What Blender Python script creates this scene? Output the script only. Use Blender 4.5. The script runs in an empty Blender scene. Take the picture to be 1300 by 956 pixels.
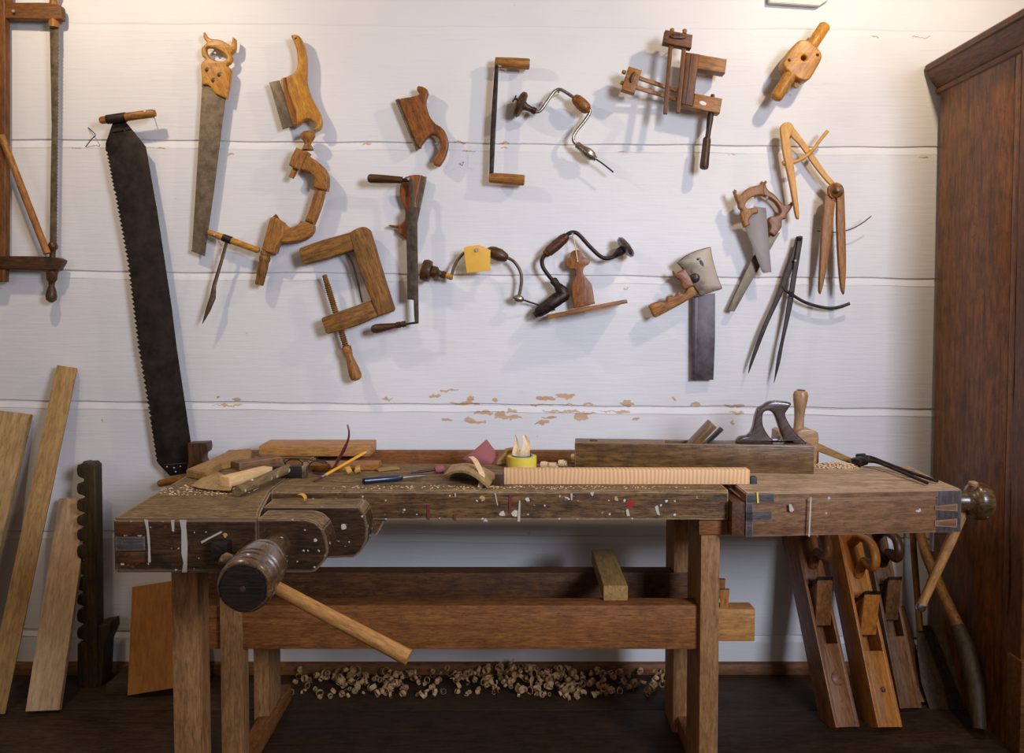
import bpy, bmesh, math, random
from mathutils import Vector, Matrix
random.seed(7)
S = bpy.context.scene
COL = S.collection
R = math.radians
# ------------------------------------------------------------------ camera
F, PX, PY, TH = 1050.0, 650.0, 433.0, R(2.35)
CAMY, CAMZ = -2.83, 1.27
cd = bpy.data.cameras.new('camera'); cam = bpy.data.objects.new('camera', cd); COL.objects.link(cam)
cam.location = (0, CAMY, CAMZ); cam.rotation_euler = (R(90) - TH, 0, 0)
cd.sensor_width = 36; cd.lens = F / 1300 * 36; cd.shift_y = -45 / 1300; cd.clip_start = .05
S.camera = cam
# ------------------------------------------------------------------ world, lamps, exposure
w = bpy.data.worlds.new('world'); S.world = w; w.use_nodes = True
w.node_tree.nodes['Background'].inputs[0].default_value = (1.0, .79, .66, 1)
w.node_tree.nodes['Background'].inputs[1].default_value = .215
def lamp(name, kind, loc, energy, color, aim=None, **kw):
    l = bpy.data.lights.new(name, kind); l.energy = energy; l.color = color
    for k, v in kw.items(): setattr(l, k, v)
    o = bpy.data.objects.new(name, l); COL.objects.link(o); o.location = loc
    if aim is not None: o.rotation_euler = (Vector(aim) - Vector(loc)).to_track_quat('-Z', 'Y').to_euler()
    return o
lamp('ceiling_lamp_left', 'POINT', (-1.36, -.86, 2.58), 36, (1.0, .82, .60), shadow_soft_size=.035)
lamp('ceiling_lamp_right', 'POINT', (1.24, -.86, 2.58), 40, (1.0, .82, .60), shadow_soft_size=.035)
lamp('window_daylight', 'AREA', (1.9, -3.6, 2.1), 26, (.73, .81, 1.0), (-.22, 0, .98), shape='RECTANGLE', size=.8, size_y=1.0, spread=R(75))
lamp('soft_light_left', 'AREA', (-2.2, -3.9, 1.9), 8, (1.0, .9, .82), (0, 0, 1.0), shape='RECTANGLE', size=.9, size_y=1.2)  # weak warm area light from the front left, source unseen
S.view_settings.view_transform = 'Standard'; S.view_settings.look = 'None'
S.view_settings.gamma = 1; S.view_settings.use_curve_mapping = False
S.view_settings.exposure = 0.0
# ------------------------------------------------------------------ projection helpers (real distances chosen per object)
_f = Vector((0, math.cos(TH), -math.sin(TH))); _u = Vector((0, math.sin(TH), math.cos(TH))); _c = Vector((0, CAMY, CAMZ))
def _ray(px, py): return Vector((1, 0, 0)) * ((px - PX) / F) + _f - _u * ((py - PY) / F)
def W(px, py, Y=0.0):
    d = _ray(px, py); return _c + d * ((Y - CAMY) / d.y)
def H(px, py, z):
    d = _ray(px, py); return _c + d * ((z - CAMZ) / d.z)
XPY = 640
def X(px, Y): return (px - PX) / F * (Y - CAMY) / (math.cos(TH) - math.sin(TH) * (XPY - 433) / F)
def mk(ox, oy, s): return lambda *pts: [((ox + p[0] * s), (oy + p[1] * s)) + tuple(p[2:]) for p in pts]
Za = mk(0, 0, .25097); Zb = mk(0, 200, .25097); Zc = mk(0, 420, .25097); Zd = mk(0, 640, .25097)
Ze = mk(300, 20, .20077); Zf = mk(300, 160, .20077); Zg = mk(360, 280, .23009); Zh = mk(580, 50, .20077)
Zi = mk(520, 270, .23077); Zj = mk(770, 10, .24615); Zk = mk(900, 140, .18836); Zl = mk(800, 290, .23846)
Zo = mk(130, 540, .20077); Zp = mk(330, 530, .17785); Zq = mk(520, 530, .18462); Zr = mk(720, 480, .26154)
Zs = mk(900, 560, .29231); Zt = mk(130, 620, .31538); Zu = mk(330, 650, .28462); Zv = mk(680, 650, .24615)
Zw = mk(980, 670, .21961); Zy = mk(440, 90, .13594); Zz = mk(0, 560, .32443); Z2 = mk(1150, 560, .32397); Z3 = mk(460, 210, .09416)
Z4 = mk(540, 480, .32308)
# ------------------------------------------------------------------ materials
def lin(c):
    c = [x / 255 for x in c[:3]]
    return tuple((x / 12.92 if x <= .04045 else ((x + .055) / 1.055) ** 2.4) for x in c) + (1,)
class NT:
    def __init__(s, name):
        s.m = bpy.data.materials.new(name); s.m.use_nodes = True; s.t = s.m.node_tree; s.n = s.t.nodes
        s.b = s.n['Principled BSDF']
    def new(s, k, **kw):
        n = s.n.new(k)
        for a, v in kw.items(): setattr(n, a, v)
        return n
    def l(s, a, b): s.t.links.new(a, b)
    def math(s, op, a, b=None, clamp=False):
        n = s.new('ShaderNodeMath', operation=op, use_clamp=clamp)
        for i, v in enumerate((a, b)):
            if v is None: continue
            if hasattr(v, 'links'): s.l(v, n.inputs[i])
            else: n.inputs[i].default_value = v
        return n.outputs[0]
    def vec(s, op, a, b=None):
        n = s.new('ShaderNodeVectorMath', operation=op)
        for i, v in enumerate((a, b)):
            if v is None: continue
            if hasattr(v, 'links'): s.l(v, n.inputs[i])
            else: n.inputs[i].default_value = v
        return n.outputs['Value'] if op in ('LENGTH', 'DOT_PRODUCT') else n.outputs[0]
    def noise(s, v, scale, detail=4, rough=.6, dist=0):
        n = s.new('ShaderNodeTexNoise'); s.l(v, n.inputs['Vector'])
        n.inputs['Scale'].default_value = scale; n.inputs['Detail'].default_value = detail
        n.inputs['Roughness'].default_value = rough; n.inputs['Distortion'].default_value = dist
        return n.outputs['Fac']
    def ramp(s, f, stops):
        n = s.new('ShaderNodeValToRGB'); s.l(f, n.inputs[0]); e = n.color_ramp.elements
        while len(e) < len(stops): e.new(.5)
        for q, (p, c) in zip(e, stops): q.position = p; q.color = c if len(c) == 4 else lin(c)
        return n.outputs[0]
    def mix(s, f, a, b, mode='MIX'):
        n = s.new('ShaderNodeMix', data_type='RGBA', blend_type=mode)
        for i, v in ((0, f), (6, a), (7, b)):
            if hasattr(v, 'links'): s.l(v, n.inputs[i])
            elif i == 0: n.inputs[0].default_value = v
            else: n.inputs[i].default_value = v if len(v) == 4 else lin(v)
        return n.outputs[2]
    def coord(s):
        tc = s.new('ShaderNodeTexCoord'); oi = s.new('ShaderNodeObjectInfo')
        k = s.math('MULTIPLY', oi.outputs['Random'], 37.0)
        return s.vec('ADD', tc.outputs['Object'], k), tc.outputs['Object']
    def bump(s, h, strength=.3, dist=.002):
        n = s.new('ShaderNodeBump'); n.inputs['Strength'].default_value = strength; n.inputs['Distance'].default_value = dist
        s.l(h, n.inputs['Height']); s.l(n.outputs[0], s.b.inputs['Normal'])
BLK = (0, 0, 0, 1); WHT = (1, 1, 1, 1)
def wood(name, dark, light, rough=.6, dirt=.35, dirtc=(45, 30, 20), bump=.35, gs=1.0, spots=None, dust=None, coat=0, wear=None):
    kb = .66 if light[2] < 84 else .78 if light[2] < 106 else .9
    if max(light) - min(light) < 26: kb = .96
    dark = tuple(x * k for x, k in zip(dark, (1.0, .95, kb))); light = tuple(x * k for x, k in zip(light, (.96, .93, kb)))
    t = NT(name); v, v0 = t.coord()
    st = t.vec('MULTIPLY', v, (1.4 * gs, 20 * gs, 20 * gs))
    g = t.noise(st, 4.0, 6, .62, .5)
    st2 = t.vec('MULTIPLY', v, (.8 * gs, 6 * gs, 6 * gs))
    g2 = t.noise(st2, 4.0, 3, .5, .6)
    bands = t.math('FRACT', t.math('MULTIPLY', g2, 9.0))
    bands = t.math('ABSOLUTE', t.math('SUBTRACT', bands, .5))
    mixg = t.math('ADD', t.math('MULTIPLY', g, .85), t.math('MULTIPLY', bands, .34))
    c = t.ramp(mixg, [(.30, dark), (.5, tuple((a * .45 + b * .55) for a, b in zip(dark, light))), (.72, light)])
    d = t.noise(v, 16, 5, .65)
    dm = t.math('MULTIPLY', t.math('SUBTRACT', d, .5, ), 6.0 * 1, True)
    c = t.mix(t.math('MULTIPLY', dm, dirt), c, dirtc)
    fine = t.noise(st, 22, 3, .7)
    micro = t.noise(t.vec('MULTIPLY', v, (12 * gs, 60 * gs, 60 * gs)), 3.0, 5, .75)
    c = t.mix(t.math('MULTIPLY', t.math('SUBTRACT', micro, .43, True), 5.0 * min(.9, dirt + .2), True), c, tuple(x * .5 for x in dark))
    d2 = t.noise(v, 38, 5, .7, 1.2)
    c = t.mix(t.math('MULTIPLY', t.math('MULTIPLY', t.math('SUBTRACT', d2, .58), 9.0, True), min(.8, dirt * 1.3)), c, dirtc)
    c = t.mix(t.math('MULTIPLY', t.math('GREATER_THAN', fine, .66), .35 * (dirt + .3)), c, dirtc)
    if wear:
        bv = t.new('ShaderNodeBevel', samples=4); bv.inputs['Radius'].default_value = wear[1]
        gn = t.new('ShaderNodeNewGeometry'); dt = t.vec('DOT_PRODUCT', bv.outputs[0], gn.outputs['Normal'])
        em = t.math('MULTIPLY', t.math('SUBTRACT', t.math('ADD', t.math('SUBTRACT', 1.0, dt), t.math('MULTIPLY', t.math('SUBTRACT', t.noise(v, 45, 5, .7), .5), .22)), .05), 9.0, True)
        c = t.mix(t.math('MULTIPLY', em, wear[2]), c, wear[0])
        sc2 = t.noise(t.vec('MULTIPLY', v, (55, 5, 30)), 3.0, 4, .6, 2.0)
        c = t.mix(t.math('MULTIPLY', t.math('MULTIPLY', t.math('SUBTRACT', sc2, .66), 12.0, True), .4), c, wear[0])
    if dust:
        n1 = t.noise(v, 55, 6, .75)
        sel = t.new('ShaderNodeNewGeometry'); sp = t.new('ShaderNodeSeparateXYZ'); t.l(sel.outputs['Normal'], sp.inputs[0])
        upm = t.math('GREATER_THAN', sp.outputs[2], .7)
        c = t.mix(t.math('MULTIPLY', t.math('MULTIPLY', t.math('SUBTRACT', n1, dust[1]), 9.0, True), t.math('MULTIPLY', upm, dust[2])), c, dust[0])
    if spots:
        for col, thr, sc in spots:
            vo = t.new('ShaderNodeTexVoronoi'); t.l(t.vec('ADD', v, (sc, sc * .3, 0)), vo.inputs['Vector']); vo.inputs['Scale'].default_value = sc
            sc_ = t.new('ShaderNodeSeparateColor'); t.l(vo.outputs['Color'], sc_.inputs[0])
            msk = t.math('LESS_THAN', t.math('ADD', vo.outputs['Distance'], t.math('MULTIPLY', t.math('SUBTRACT', t.noise(v, sc * 3, 3, .6), .5), .7)), t.math('MULTIPLY', sc_.outputs[0], thr))
            msk = t.math('MULTIPLY', msk, t.math('LESS_THAN', sc_.outputs[1], .17))
            c = t.mix(msk, c, col)
    t.l(c, t.b.inputs['Base Color']); t.b.inputs['Roughness'].default_value = rough
    t.b.inputs['Specular IOR Level'].default_value = .32
    if coat: t.b.inputs['Coat Weight'].default_value = coat * (1 if coat > .5 else .3); t.b.inputs['Coat Roughness'].default_value = .25
    t.bump(t.math('ADD', mixg, t.math('MULTIPLY', fine, .5)), bump, .0022)
    return t.m
def metal(name, a, b, rough=.42, metallic=.9, sc=40):
    t = NT(name); v, v0 = t.coord()
    n = t.noise(v, sc, 6, .7); c = t.ramp(n, [(.35, a), (.68, b)])
    t.l(c, t.b.inputs['Base Color']); t.b.inputs['Metallic'].default_value = metallic
    t.l(t.math('ADD', t.math('MULTIPLY', n, .35), rough - .17), t.b.inputs['Roughness'])
    t.bump(n, .15, .001); return t.m
def plain(name, c, rough=.6, metallic=0, **kw):
    t = NT(name); v, v0 = t.coord(); n = t.noise(v, 60, 4, .6)
    t.l(t.mix(t.math('MULTIPLY', n, .35), c, tuple(x * .72 for x in c)), t.b.inputs['Base Color'])
    t.b.inputs['Roughness'].default_value = rough; t.b.inputs['Metallic'].default_value = metallic
    for k, q in kw.items(): t.b.inputs[k.replace('_', ' ')].default_value = q
    return t.m
M = {}
M['honey'] = wood('honey_wood', (176, 118, 50), (214, 158, 80), .42, .3, (110, 62, 22), .15, .8, coat=.25)
M['honeylt'] = wood('pale_honey_wood', (200, 146, 74), (226, 178, 104), .45, .12, (140, 90, 40), .15, .8)
M['brown'] = wood('brown_wood', (134, 88, 46), (184, 128, 74), .5, .35, (58, 32, 16), .3, .9, coat=.15)
M['redbrown'] = wood('red_brown_wood', (114, 66, 30), (166, 102, 52), .42, .4, (48, 24, 12), .25, .9, coat=.25)
M['oldbrown'] = wood('old_cracked_wood', (108, 72, 42), (166, 118, 72), .65, .4, (52, 34, 22), .8, .8)
M['darkwood'] = wood('dark_wood', (58, 34, 22), (98, 62, 38), .42, .4, (26, 16, 12), .3, .9, coat=.2)
M['sawframe'] = wood('saw_frame_wood', (92, 56, 28), (136, 86, 46), .5, .35, (40, 24, 14), .25, .9)
M['pine'] = wood('pale_pine', (214, 176, 124), (240, 208, 160), .6, .06, (150, 110, 70), .15, 1.1)
M['board'] = wood('new_board_wood', (146, 114, 74), (178, 142, 98), .65, .25, (116, 84, 52), .2, .7)
M['board2'] = wood('light_board_wood', (174, 146, 112), (206, 178, 142), .65, .18, (140, 104, 70), .2, .6)
M['boardA'] = wood('yellow_board_wood', (162, 134, 88), (192, 162, 116), .65, .25, (126, 92, 52), .2, .6)
M['ply'] = wood('orange_plywood', (146, 92, 34), (168, 110, 46), .5, .2, (100, 60, 24), .08, .5)
SP = [((196, 186, 172), .26, 30), ((196, 186, 172), .3, 85), ((140, 34, 30), .24, 18), ((176, 146, 96), .24, 31)]
M['benchtop'] = wood('worn_bench_top', (88, 70, 54), (158, 130, 100), .8, .42, (50, 38, 30), .8, .9, dust=((186, 158, 122), .55, .3), wear=((176, 150, 120), .010, .8))
M['armface'] = wood('dark_vice_face', (50, 33, 24), (88, 60, 42), .5, .6, (24, 17, 14), .7, .8, spots=SP, wear=((140, 116, 92), .008, .75))
M['benchface'] = wood('old_bench_face', (78, 50, 34), (136, 102, 76), .6, .6, (26, 17, 13), .9, .8, spots=SP, wear=((170, 142, 112), .008, .8))
M['tailtop'] = wood('worn_glare_tail_vice_top', (138, 114, 92), (214, 190, 162), .6, .25, (60, 48, 40), .8, .9, dust=((206, 176, 130), .55, .4), wear=((206, 184, 156), .008, .8))  # worn wood; pale base colour also imitates glancing light on the top
M['tailface'] = wood('tail_vice_face', (108, 74, 54), (150, 110, 84), .62, .35, (66, 44, 32), .6, .8, spots=[((190, 184, 178), .2, 30)], wear=((180, 150, 120), .007, .6))
M['greywood'] = wood('grey_stained_wood', (62, 56, 52), (96, 88, 82), .55, .4, (34, 30, 28), .5, .9, wear=((140, 128, 116), .007, .7))
M['leg'] = wood('bench_leg_wood', (132, 92, 64), (176, 134, 100), .6, .28, (86, 52, 34), .35, .9)
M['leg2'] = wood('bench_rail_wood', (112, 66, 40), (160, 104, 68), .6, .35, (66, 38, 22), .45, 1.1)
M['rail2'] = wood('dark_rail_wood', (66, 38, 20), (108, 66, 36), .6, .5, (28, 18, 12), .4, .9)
M['screw'] = wood('worn_screw_wood', (66, 46, 36), (120, 90, 72), .3, .4, (34, 24, 20), .3, .8, spots=[((200, 194, 188), .3, 60)], coat=.7)
M['endgrain'] = wood('dark_end_grain', (26, 18, 16), (52, 38, 32), .5, .5, (18, 14, 12), .6, .8)
M['bar'] = wood('vice_bar_wood', (160, 112, 68), (200, 152, 102), .5, .3, (96, 60, 34), .25, .8)
M['plane'] = wood('jointer_plane_wood', (84, 60, 44), (138, 104, 78), .4, .45, (44, 32, 26), .35, .7, coat=.3, wear=((176, 150, 122), .006, .7))
M['tote'] = wood('polished_dark_tote', (58, 46, 42), (98, 82, 74), .25, .3, (24, 18, 16), .1, .8, coat=.8)  # base colour lightened and greyed to imitate a metallic sheen
M['turned'] = wood('turned_handle_wood', (158, 124, 92), (192, 158, 122), .35, .25, (90, 66, 46), .2, .8, coat=.4)
M['planeA'] = wood('brown_leaning_plane_wood', (116, 72, 48), (158, 106, 76), .45, .35, (60, 36, 24), .3, .7, coat=.25)
M['planeB'] = wood('orange_leaning_plane_wood', (160, 98, 48), (194, 130, 74), .4, .25, (100, 58, 28), .2, .7, coat=.3)
M['planeC'] = wood('dull_leaning_plane_wood', (94, 60, 38), (134, 92, 62), .5, .4, (46, 30, 20), .3, .7)
M['wardrobe'] = wood('wardrobe_wood', (100, 58, 26), (150, 94, 44), .42, .5, (56, 28, 12), .15, .35, coat=.35)
M['wardrobed'] = wood('dark_wardrobe_frame', (88, 50, 24), (132, 80, 38), .4, .5, (44, 24, 12), .25, .6, coat=.3)
M['rack'] = wood('dark_rack_wood', (44, 34, 20), (78, 60, 36), .6, .4, (22, 18, 12), .3, .8)
M['shaft'] = wood('tool_shaft_wood', (120, 78, 34), (158, 108, 52), .5, .4, (60, 38, 18), .3, .8)
M['floor'] = wood('floor_boards', (44, 30, 22), (74, 52, 38), .6, .5, (22, 16, 12), .4, .6)
M['trim'] = wood('baseboard_wood', (104, 66, 44), (140, 92, 64), .55, .4, (52, 32, 22), .2, .6)
M['veneer'] = wood('curled_bark_wood', (150, 122, 74), (190, 164, 112), .6, .2, (90, 66, 38), .3, .8)
M['shaving'] = wood('shaving_wood', (214, 186, 142), (242, 222, 188), .6, .03, (190, 150, 100), .1, 1.5)
M['shavingd'] = wood('floor_shaving_wood', (176, 140, 94), (216, 184, 136), .6, .1, (140, 100, 60), .1, 1.5)
M['stick'] = wood('paint_spattered_stick', (96, 78, 60), (146, 124, 98), .6, .3, (54, 42, 34), .4, 1, spots=[((226, 220, 214), .5, 45), ((180, 176, 170), .4, 80)])
M['iron'] = metal('dark_iron', (34, 27, 24), (72, 60, 54), .5, .75)
M['blade'] = metal('tarnished_blade', (86, 74, 60), (128, 112, 92), .5, .65)
M['bladed'] = metal('blackened_saw_blade', (34, 27, 24), (60, 50, 44), .48, .7, 25)
M['bladeg'] = metal('grey_saw_blade', (80, 70, 64), (108, 96, 88), .45, .6)
M['oldsteel'] = metal('brown_black_steel', (56, 46, 36), (92, 78, 62), .5, .6)
M['steel'] = metal('dull_nickel', (132, 120, 104), (178, 166, 146), .3, .9)
M['bronze'] = metal('brown_steel', (84, 66, 52), (122, 100, 80), .42, .8)
M['axe'] = metal('aged_axe_steel', (84, 72, 60), (122, 106, 86), .42, .75)
M['bright'] = plain('bright_steel', (200, 200, 205), .25, 1)
M['slate'] = metal('slate_steel_bar', (52, 42, 42), (92, 84, 84), .45, .6, 18)
M['nail'] = plain('nail_steel', (190, 188, 184), .35, .7)
M['whitep'] = plain('white_paint', (226, 222, 214), .7)
M['drip'] = plain('old_white_drip', (186, 176, 160), .7)
M['redp'] = plain('dark_red_paint', (112, 32, 26), .6)
M['yellowp'] = plain('yellow_tag_wood', (226, 172, 60), .6)
M['string'] = plain('pale_string', (222, 204, 170), .8)
M['pencil'] = plain('yellow_pencil_paint', (236, 170, 30), .35)
M['maroon'] = plain('maroon_plastic', (86, 34, 40), .3)
M['navy'] = plain('navy_plastic', (34, 42, 64), .25)
M['black'] = plain('black_rubber_and_hole_shade', (28, 28, 32), .5)  # black rubber, also the painted dark of holes and slots
M['sand'] = plain('maroon_sandpaper', (146, 84, 84), .85)
M['tape'] = plain('yellow_tape', (222, 200, 70), .45)
M['blue'] = plain('blue_core', (50, 90, 130), .5)
M['frame'] = plain('dark_spectacle_frame', (50, 36, 34), .3)
t = NT('spectacle_lens'); t.b.inputs['Base Color'].default_value = (.62, .55, .42, 1); t.b.inputs['Roughness'].default_value = .03
t.b.inputs['Transmission Weight'].default_value = 1; t.b.inputs['IOR'].default_value = 1.1; M['lens'] = t.m
# wall paint: white boards with bare-wood chips
def wall_material(chips):
    t = NT('painted_wall_boards'); v, v0 = t.coord()
    base = t.noise(v0, 1.7, 3, .5)
    c = t.ramp(base, [(.3, (206, 203, 203)), (.7, (220, 217, 215))])
    long = t.noise(t.vec('MULTIPLY', v0, (2.0, 1, 30)), 3.0, 5, .6, .3)
    c = t.mix(t.math('MULTIPLY', t.math('SUBTRACT', long, .62), 3.0, True), c, (184, 180, 180))
    sp = t.math('GREATER_THAN', t.noise(v0, 26, 2, .5), .765)
    c = t.mix(t.math('MULTIPLY', sp, .5), c, (176, 160, 146))
    # chips: irregular patches, placed in metres on the wall
    dn = t.new('ShaderNodeTexNoise'); t.l(v0, dn.inputs['Vector']); dn.inputs['Scale'].default_value = 46; dn.inputs['Detail'].default_value = 4
    off = t.vec('MULTIPLY', t.vec('SUBTRACT', dn.outputs['Color'], (.5, .5, .5)), (.05, 0, .03))
    p = t.vec('MULTIPLY', t.vec('ADD', v0, off), (1, 0, 1))
    m = None
    for (cx, cz, rx, rz) in chips:
        q = t.vec('MULTIPLY', t.vec('SUBTRACT', p, (cx, 0, cz)), (1 / rx, 0, 1 / rz))
        d = t.vec('LENGTH', q); m = d if m is None else t.math('MINIMUM', m, d)
    mask = t.math('LESS_THAN', m, 1.0)
    c = t.mix(mask, c, t.ramp(long, [(.3, (176, 140, 106)), (.7, (200, 168, 132))]))
    t.l(c, t.b.inputs['Base Color']); t.b.inputs['Roughness'].default_value = .55
    hgt = t.math('ADD', t.math('MULTIPLY', long, .6), t.math('MULTIPLY', t.noise(v0, 9, 4, .55), .8))
    hgt = t.math('SUBTRACT', hgt, t.math('MULTIPLY', mask, .5))
    hgt = t.math('ADD', hgt, t.math('MULTIPLY', t.noise(v0, 38, 4, .6), .18)); t.bump(hgt, .42, .004)
    return t.m
# ------------------------------------------------------------------ mesh helpers
def sm(pts, n=4):
    """closed Catmull-Rom through pts; a third element marks a sharp corner"""
    N = len(pts); out = []
    for i in range(N):
        p0, p1, p2, p3 = (pts[(i - 1) % N], pts[i], pts[(i + 1) % N], pts[(i + 2) % N])
        a = Vector(p1[:2]); b = Vector(p2[:2])
        s1 = len(p1) > 2; s2 = len(p2) > 2
        if s1 and s2: out.append(tuple(a)); continue
        m1 = (b - a) if s1 else (b - Vector(p0[:2])) * .5
        m2 = (b - a) if s2 else (Vector(p3[:2]) - a) * .5
        for k in range(n):
            u = k / n; h = (2*u**3 - 3*u*u + 1, u**3 - 2*u*u + u, -2*u**3 + 3*u*u, u**3 - u*u)
            out.append(tuple(a * h[0] + m1 * h[1] + b * h[2] + m2 * h[3]))
    return out
def osm(pts, n=5):
    """open smooth path for 3D points"""
    P = [Vector(p) for p in pts]; P = [P[0] * 2 - P[1]] + P + [P[-1] * 2 - P[-2]]; out = []
    for i in range(1, len(P) - 2):
        for k in range(n):
            u = k / n
            out.append(.5 * ((2 * P[i]) + (-P[i-1] + P[i+1]) * u + (2*P[i-1] - 5*P[i] + 4*P[i+1] - P[i+2]) * u*u + (-P[i-1] + 3*P[i] - 3*P[i+1] + P[i+2]) * u**3))
    out.append(P[-2]); return out
def B(): return bmesh.new()
def merge(bm, tmp):
    me = bpy.data.meshes.new('t'); tmp.to_mesh(me); tmp.free(); bm.from_mesh(me); bpy.data.meshes.remove(me)
def hull_box(bm, corners, bev=0, seg=2):
    """8 corners: bottom 4 (ccw) then top 4"""
    t = B(); v = [t.verts.new(c) for c in corners]
    for f in ((3,2,1,0),(4,5,6,7),(0,1,5,4),(1,2,6,5),(2,3,7,6),(3,0,4,7)): t.faces.new([v[i] for i in f])
    bmesh.ops.recalc_face_normals(t, faces=t.faces)
    if bev: bmesh.ops.bevel(t, geom=list(t.edges), offset=bev, segments=seg, profile=.6, affect='EDGES')
    merge(bm, t)
def box(bm, c, s, rot=None, bev=0.002, seg=2):
    c = Vector(c); R3 = rot or Matrix.Identity(3); h = [x / 2 for x in s]
    cs = [c + R3 @ Vector((a * h[0], b * h[1], d * h[2])) for d in (-1, 1) for a, b in ((-1,-1),(1,-1),(1,1),(-1,1))]
    hull_box(bm, cs, bev, seg)
def bx(bm, x0, x1, y0, y1, z0, z1, bev=.003): box(bm, ((x0+x1)/2, (y0+y1)/2, (z0+z1)/2), (abs(x1-x0), abs(y1-y0), abs(z1-z0)), None, bev)
def frame_of(d, up=(0, -1, 0)):
    x = Vector(d).normalized(); u = Vector(up)
    y = u.cross(x)
    if y.length < 1e-4: y = Vector((0, 0, 1)).cross(x)
    y.normalize(); z = x.cross(y)
    return Matrix((x, y, z)).transposed()
def beam(bm, p0, p1, wdt, thk, up=(0, -1, 0), bev=.002):
    """box from p0 to p1; thk measured along 'up', wdt across"""
    p0 = Vector(p0); p1 = Vector(p1); Fm = frame_of(p1 - p0, up)
    box(bm, (p0 + p1) / 2, ((p1 - p0).length, wdt, thk), Fm, bev)
def prism(bm, pts, vec, bev=0, seg=2):
    t = B(); vec = Vector(vec); a = [t.verts.new(p) for p in pts]; b = [t.verts.new(Vector(p) + vec) for p in pts]
    t.faces.new(a); t.faces.new(b[::-1]); n = len(a)
    for i in range(n): t.faces.new((a[i], b[i], b[(i+1) % n], a[(i+1) % n]))
    bmesh.ops.recalc_face_normals(t, faces=t.faces)
    if bev: bmesh.ops.bevel(t, geom=[e for e in t.edges], offset=bev, segments=seg, affect='EDGES', clamp_overlap=True)
    merge(bm, t)
def tube(bm, pts, rad, seg=12, flat=None):
    pts = [Vector(p) for p in pts]; n = len(pts)
    if not hasattr(rad, '__len__'): rad = [rad] * n
    T = [(pts[min(i+1, n-1)] - pts[max(i-1, 0)]).normalized() for i in range(n)]
    nrm = T[0].cross(Vector((0, 1, 0)))
    if nrm.length < .1: nrm = T[0].cross(Vector((1, 0, 0)))
    nrm.normalize(); rings = []
    for i in range(n):
        nrm = (nrm - T[i] * nrm.dot(T[i])).normalized(); bn = T[i].cross(nrm)
        rings.append([bm.verts.new(pts[i] + (nrm * math.cos(2*math.pi*k/seg) + bn * math.sin(2*math.pi*k/seg) * (flat or 1)) * rad[i]) for k in range(seg)])
    for i in range(n - 1):
        for k in range(seg): bm.faces.new((rings[i][k], rings[i][(k+1) % seg], rings[i+1][(k+1) % seg], rings[i+1][k]))
    bm.faces.new(rings[0][::-1]); bm.faces.new(rings[-1])
def lathe(bm, p0, p1, prof, seg=24):
    """prof: (t along p0-p1, radius in metres)"""
    p0 = Vector(p0); p1 = Vector(p1); Fm = frame_of(p1 - p0); y = Fm.col[1]; z = Fm.col[2]; rings = []
    for t_, r in prof:
        c = p0.lerp(p1, t_) if 0 <= t_ <= 1 else p0 + (p1 - p0) * t_
        rings.append([bm.verts.new(c + (y * math.cos(2*math.pi*k/seg) + z * math.sin(2*math.pi*k/seg)) * max(r, .0003)) for k in range(seg)])
    for i in range(len(rings) - 1):
        for k in range(seg): bm.faces.new((rings[i][k], rings[i][(k+1) % seg], rings[i+1][(k+1) % seg], rings[i+1][k]))
    bm.faces.new(rings[0][::-1]); bm.faces.new(rings[-1])
def plate(bm, outer, Y, thk, holes=(), bev=.002, px=True, bres=2):
    """outline in the plane Y (front face), real thickness thk towards the wall"""
    cu = bpy.data.curves.new('c', 'CURVE'); cu.dimensions = '2D'; cu.fill_mode = 'BOTH'
    bev = min(bev, thk * .45); cu.extrude = thk / 2 - bev; cu.bevel_depth = bev; cu.bevel_resolution = bres; cu.offset = -bev
    for lp in [outer] + list(holes):
        s = cu.splines.new('POLY'); q = [W(p[0], p[1], Y) if px else Vector((p[0], 0, p[1])) for p in lp]
        s.points.add(len(q) - 1)
        for i, p in enumerate(q): s.points[i].co = (p.x, p.z, 0, 1)
        s.use_cyclic_u = True
    o = bpy.data.objects.new('c', cu); COL.objects.link(o)
    dg = bpy.context.evaluated_depsgraph_get(); me = bpy.data.meshes.new_from_object(o.evaluated_get(dg))
    Mx = Matrix(((1, 0, 0, 0), (0, 0, -1, Y + thk / 2), (0, 1, 0, 0), (0, 0, 0, 1)))
    me.transform(Mx); t = B(); t.from_mesh(me); bmesh.ops.remove_doubles(t, verts=t.verts, dist=1e-6)
    bmesh.ops.recalc_face_normals(t, faces=t.faces); merge(bm, t)
    bpy.data.objects.remove(o); bpy.data.curves.remove(cu); bpy.data.meshes.remove(me)
def sweep_z(pts2, z0, z1): return [Vector((p.x, p.y, z0)) for p in pts2]
def fin(name, bm, mat, parent=None, grain=None, ang=38):
    if isinstance(mat, str): mat = M[mat]
    bmesh.ops.remove_doubles(bm, verts=bm.verts, dist=2e-6)
    bmesh.ops.recalc_face_normals(bm, faces=bm.faces)
    for f in bm.faces: f.smooth = True
    for e in bm.edges:
        if len(e.link_faces) == 2 and e.calc_face_angle(0) > R(ang): e.smooth = False
    me = bpy.data.meshes.new(name); bm.to_mesh(me); bm.free(); me.materials.append(mat)
    lo = Vector([min(v.co[i] for v in me.vertices) for i in range(3)]); hi = Vector([max(v.co[i] for v in me.vertices) for i in range(3)])
    c = (lo + hi) / 2
    if grain is None: grain = Vector([(1, 0, 0), (0, 1, 0), (0, 0, 1)][max(range(3), key=lambda i: (hi - lo)[i])])
    Rm = frame_of(grain).to_4x4(); Mw = Matrix.Translation(c) @ Rm
    me.transform(Mw.inverted()); o = bpy.data.objects.new(name, me); COL.objects.link(o)
    if parent is not None:
        L = parent.get('_L'); par = parent
        o.parent = par; o.matrix_parent_inverse = wm(par).inverted()
    o.matrix_basis = Mw; WMX[o.name] = Mw
    return o
WMX = {}
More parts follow.
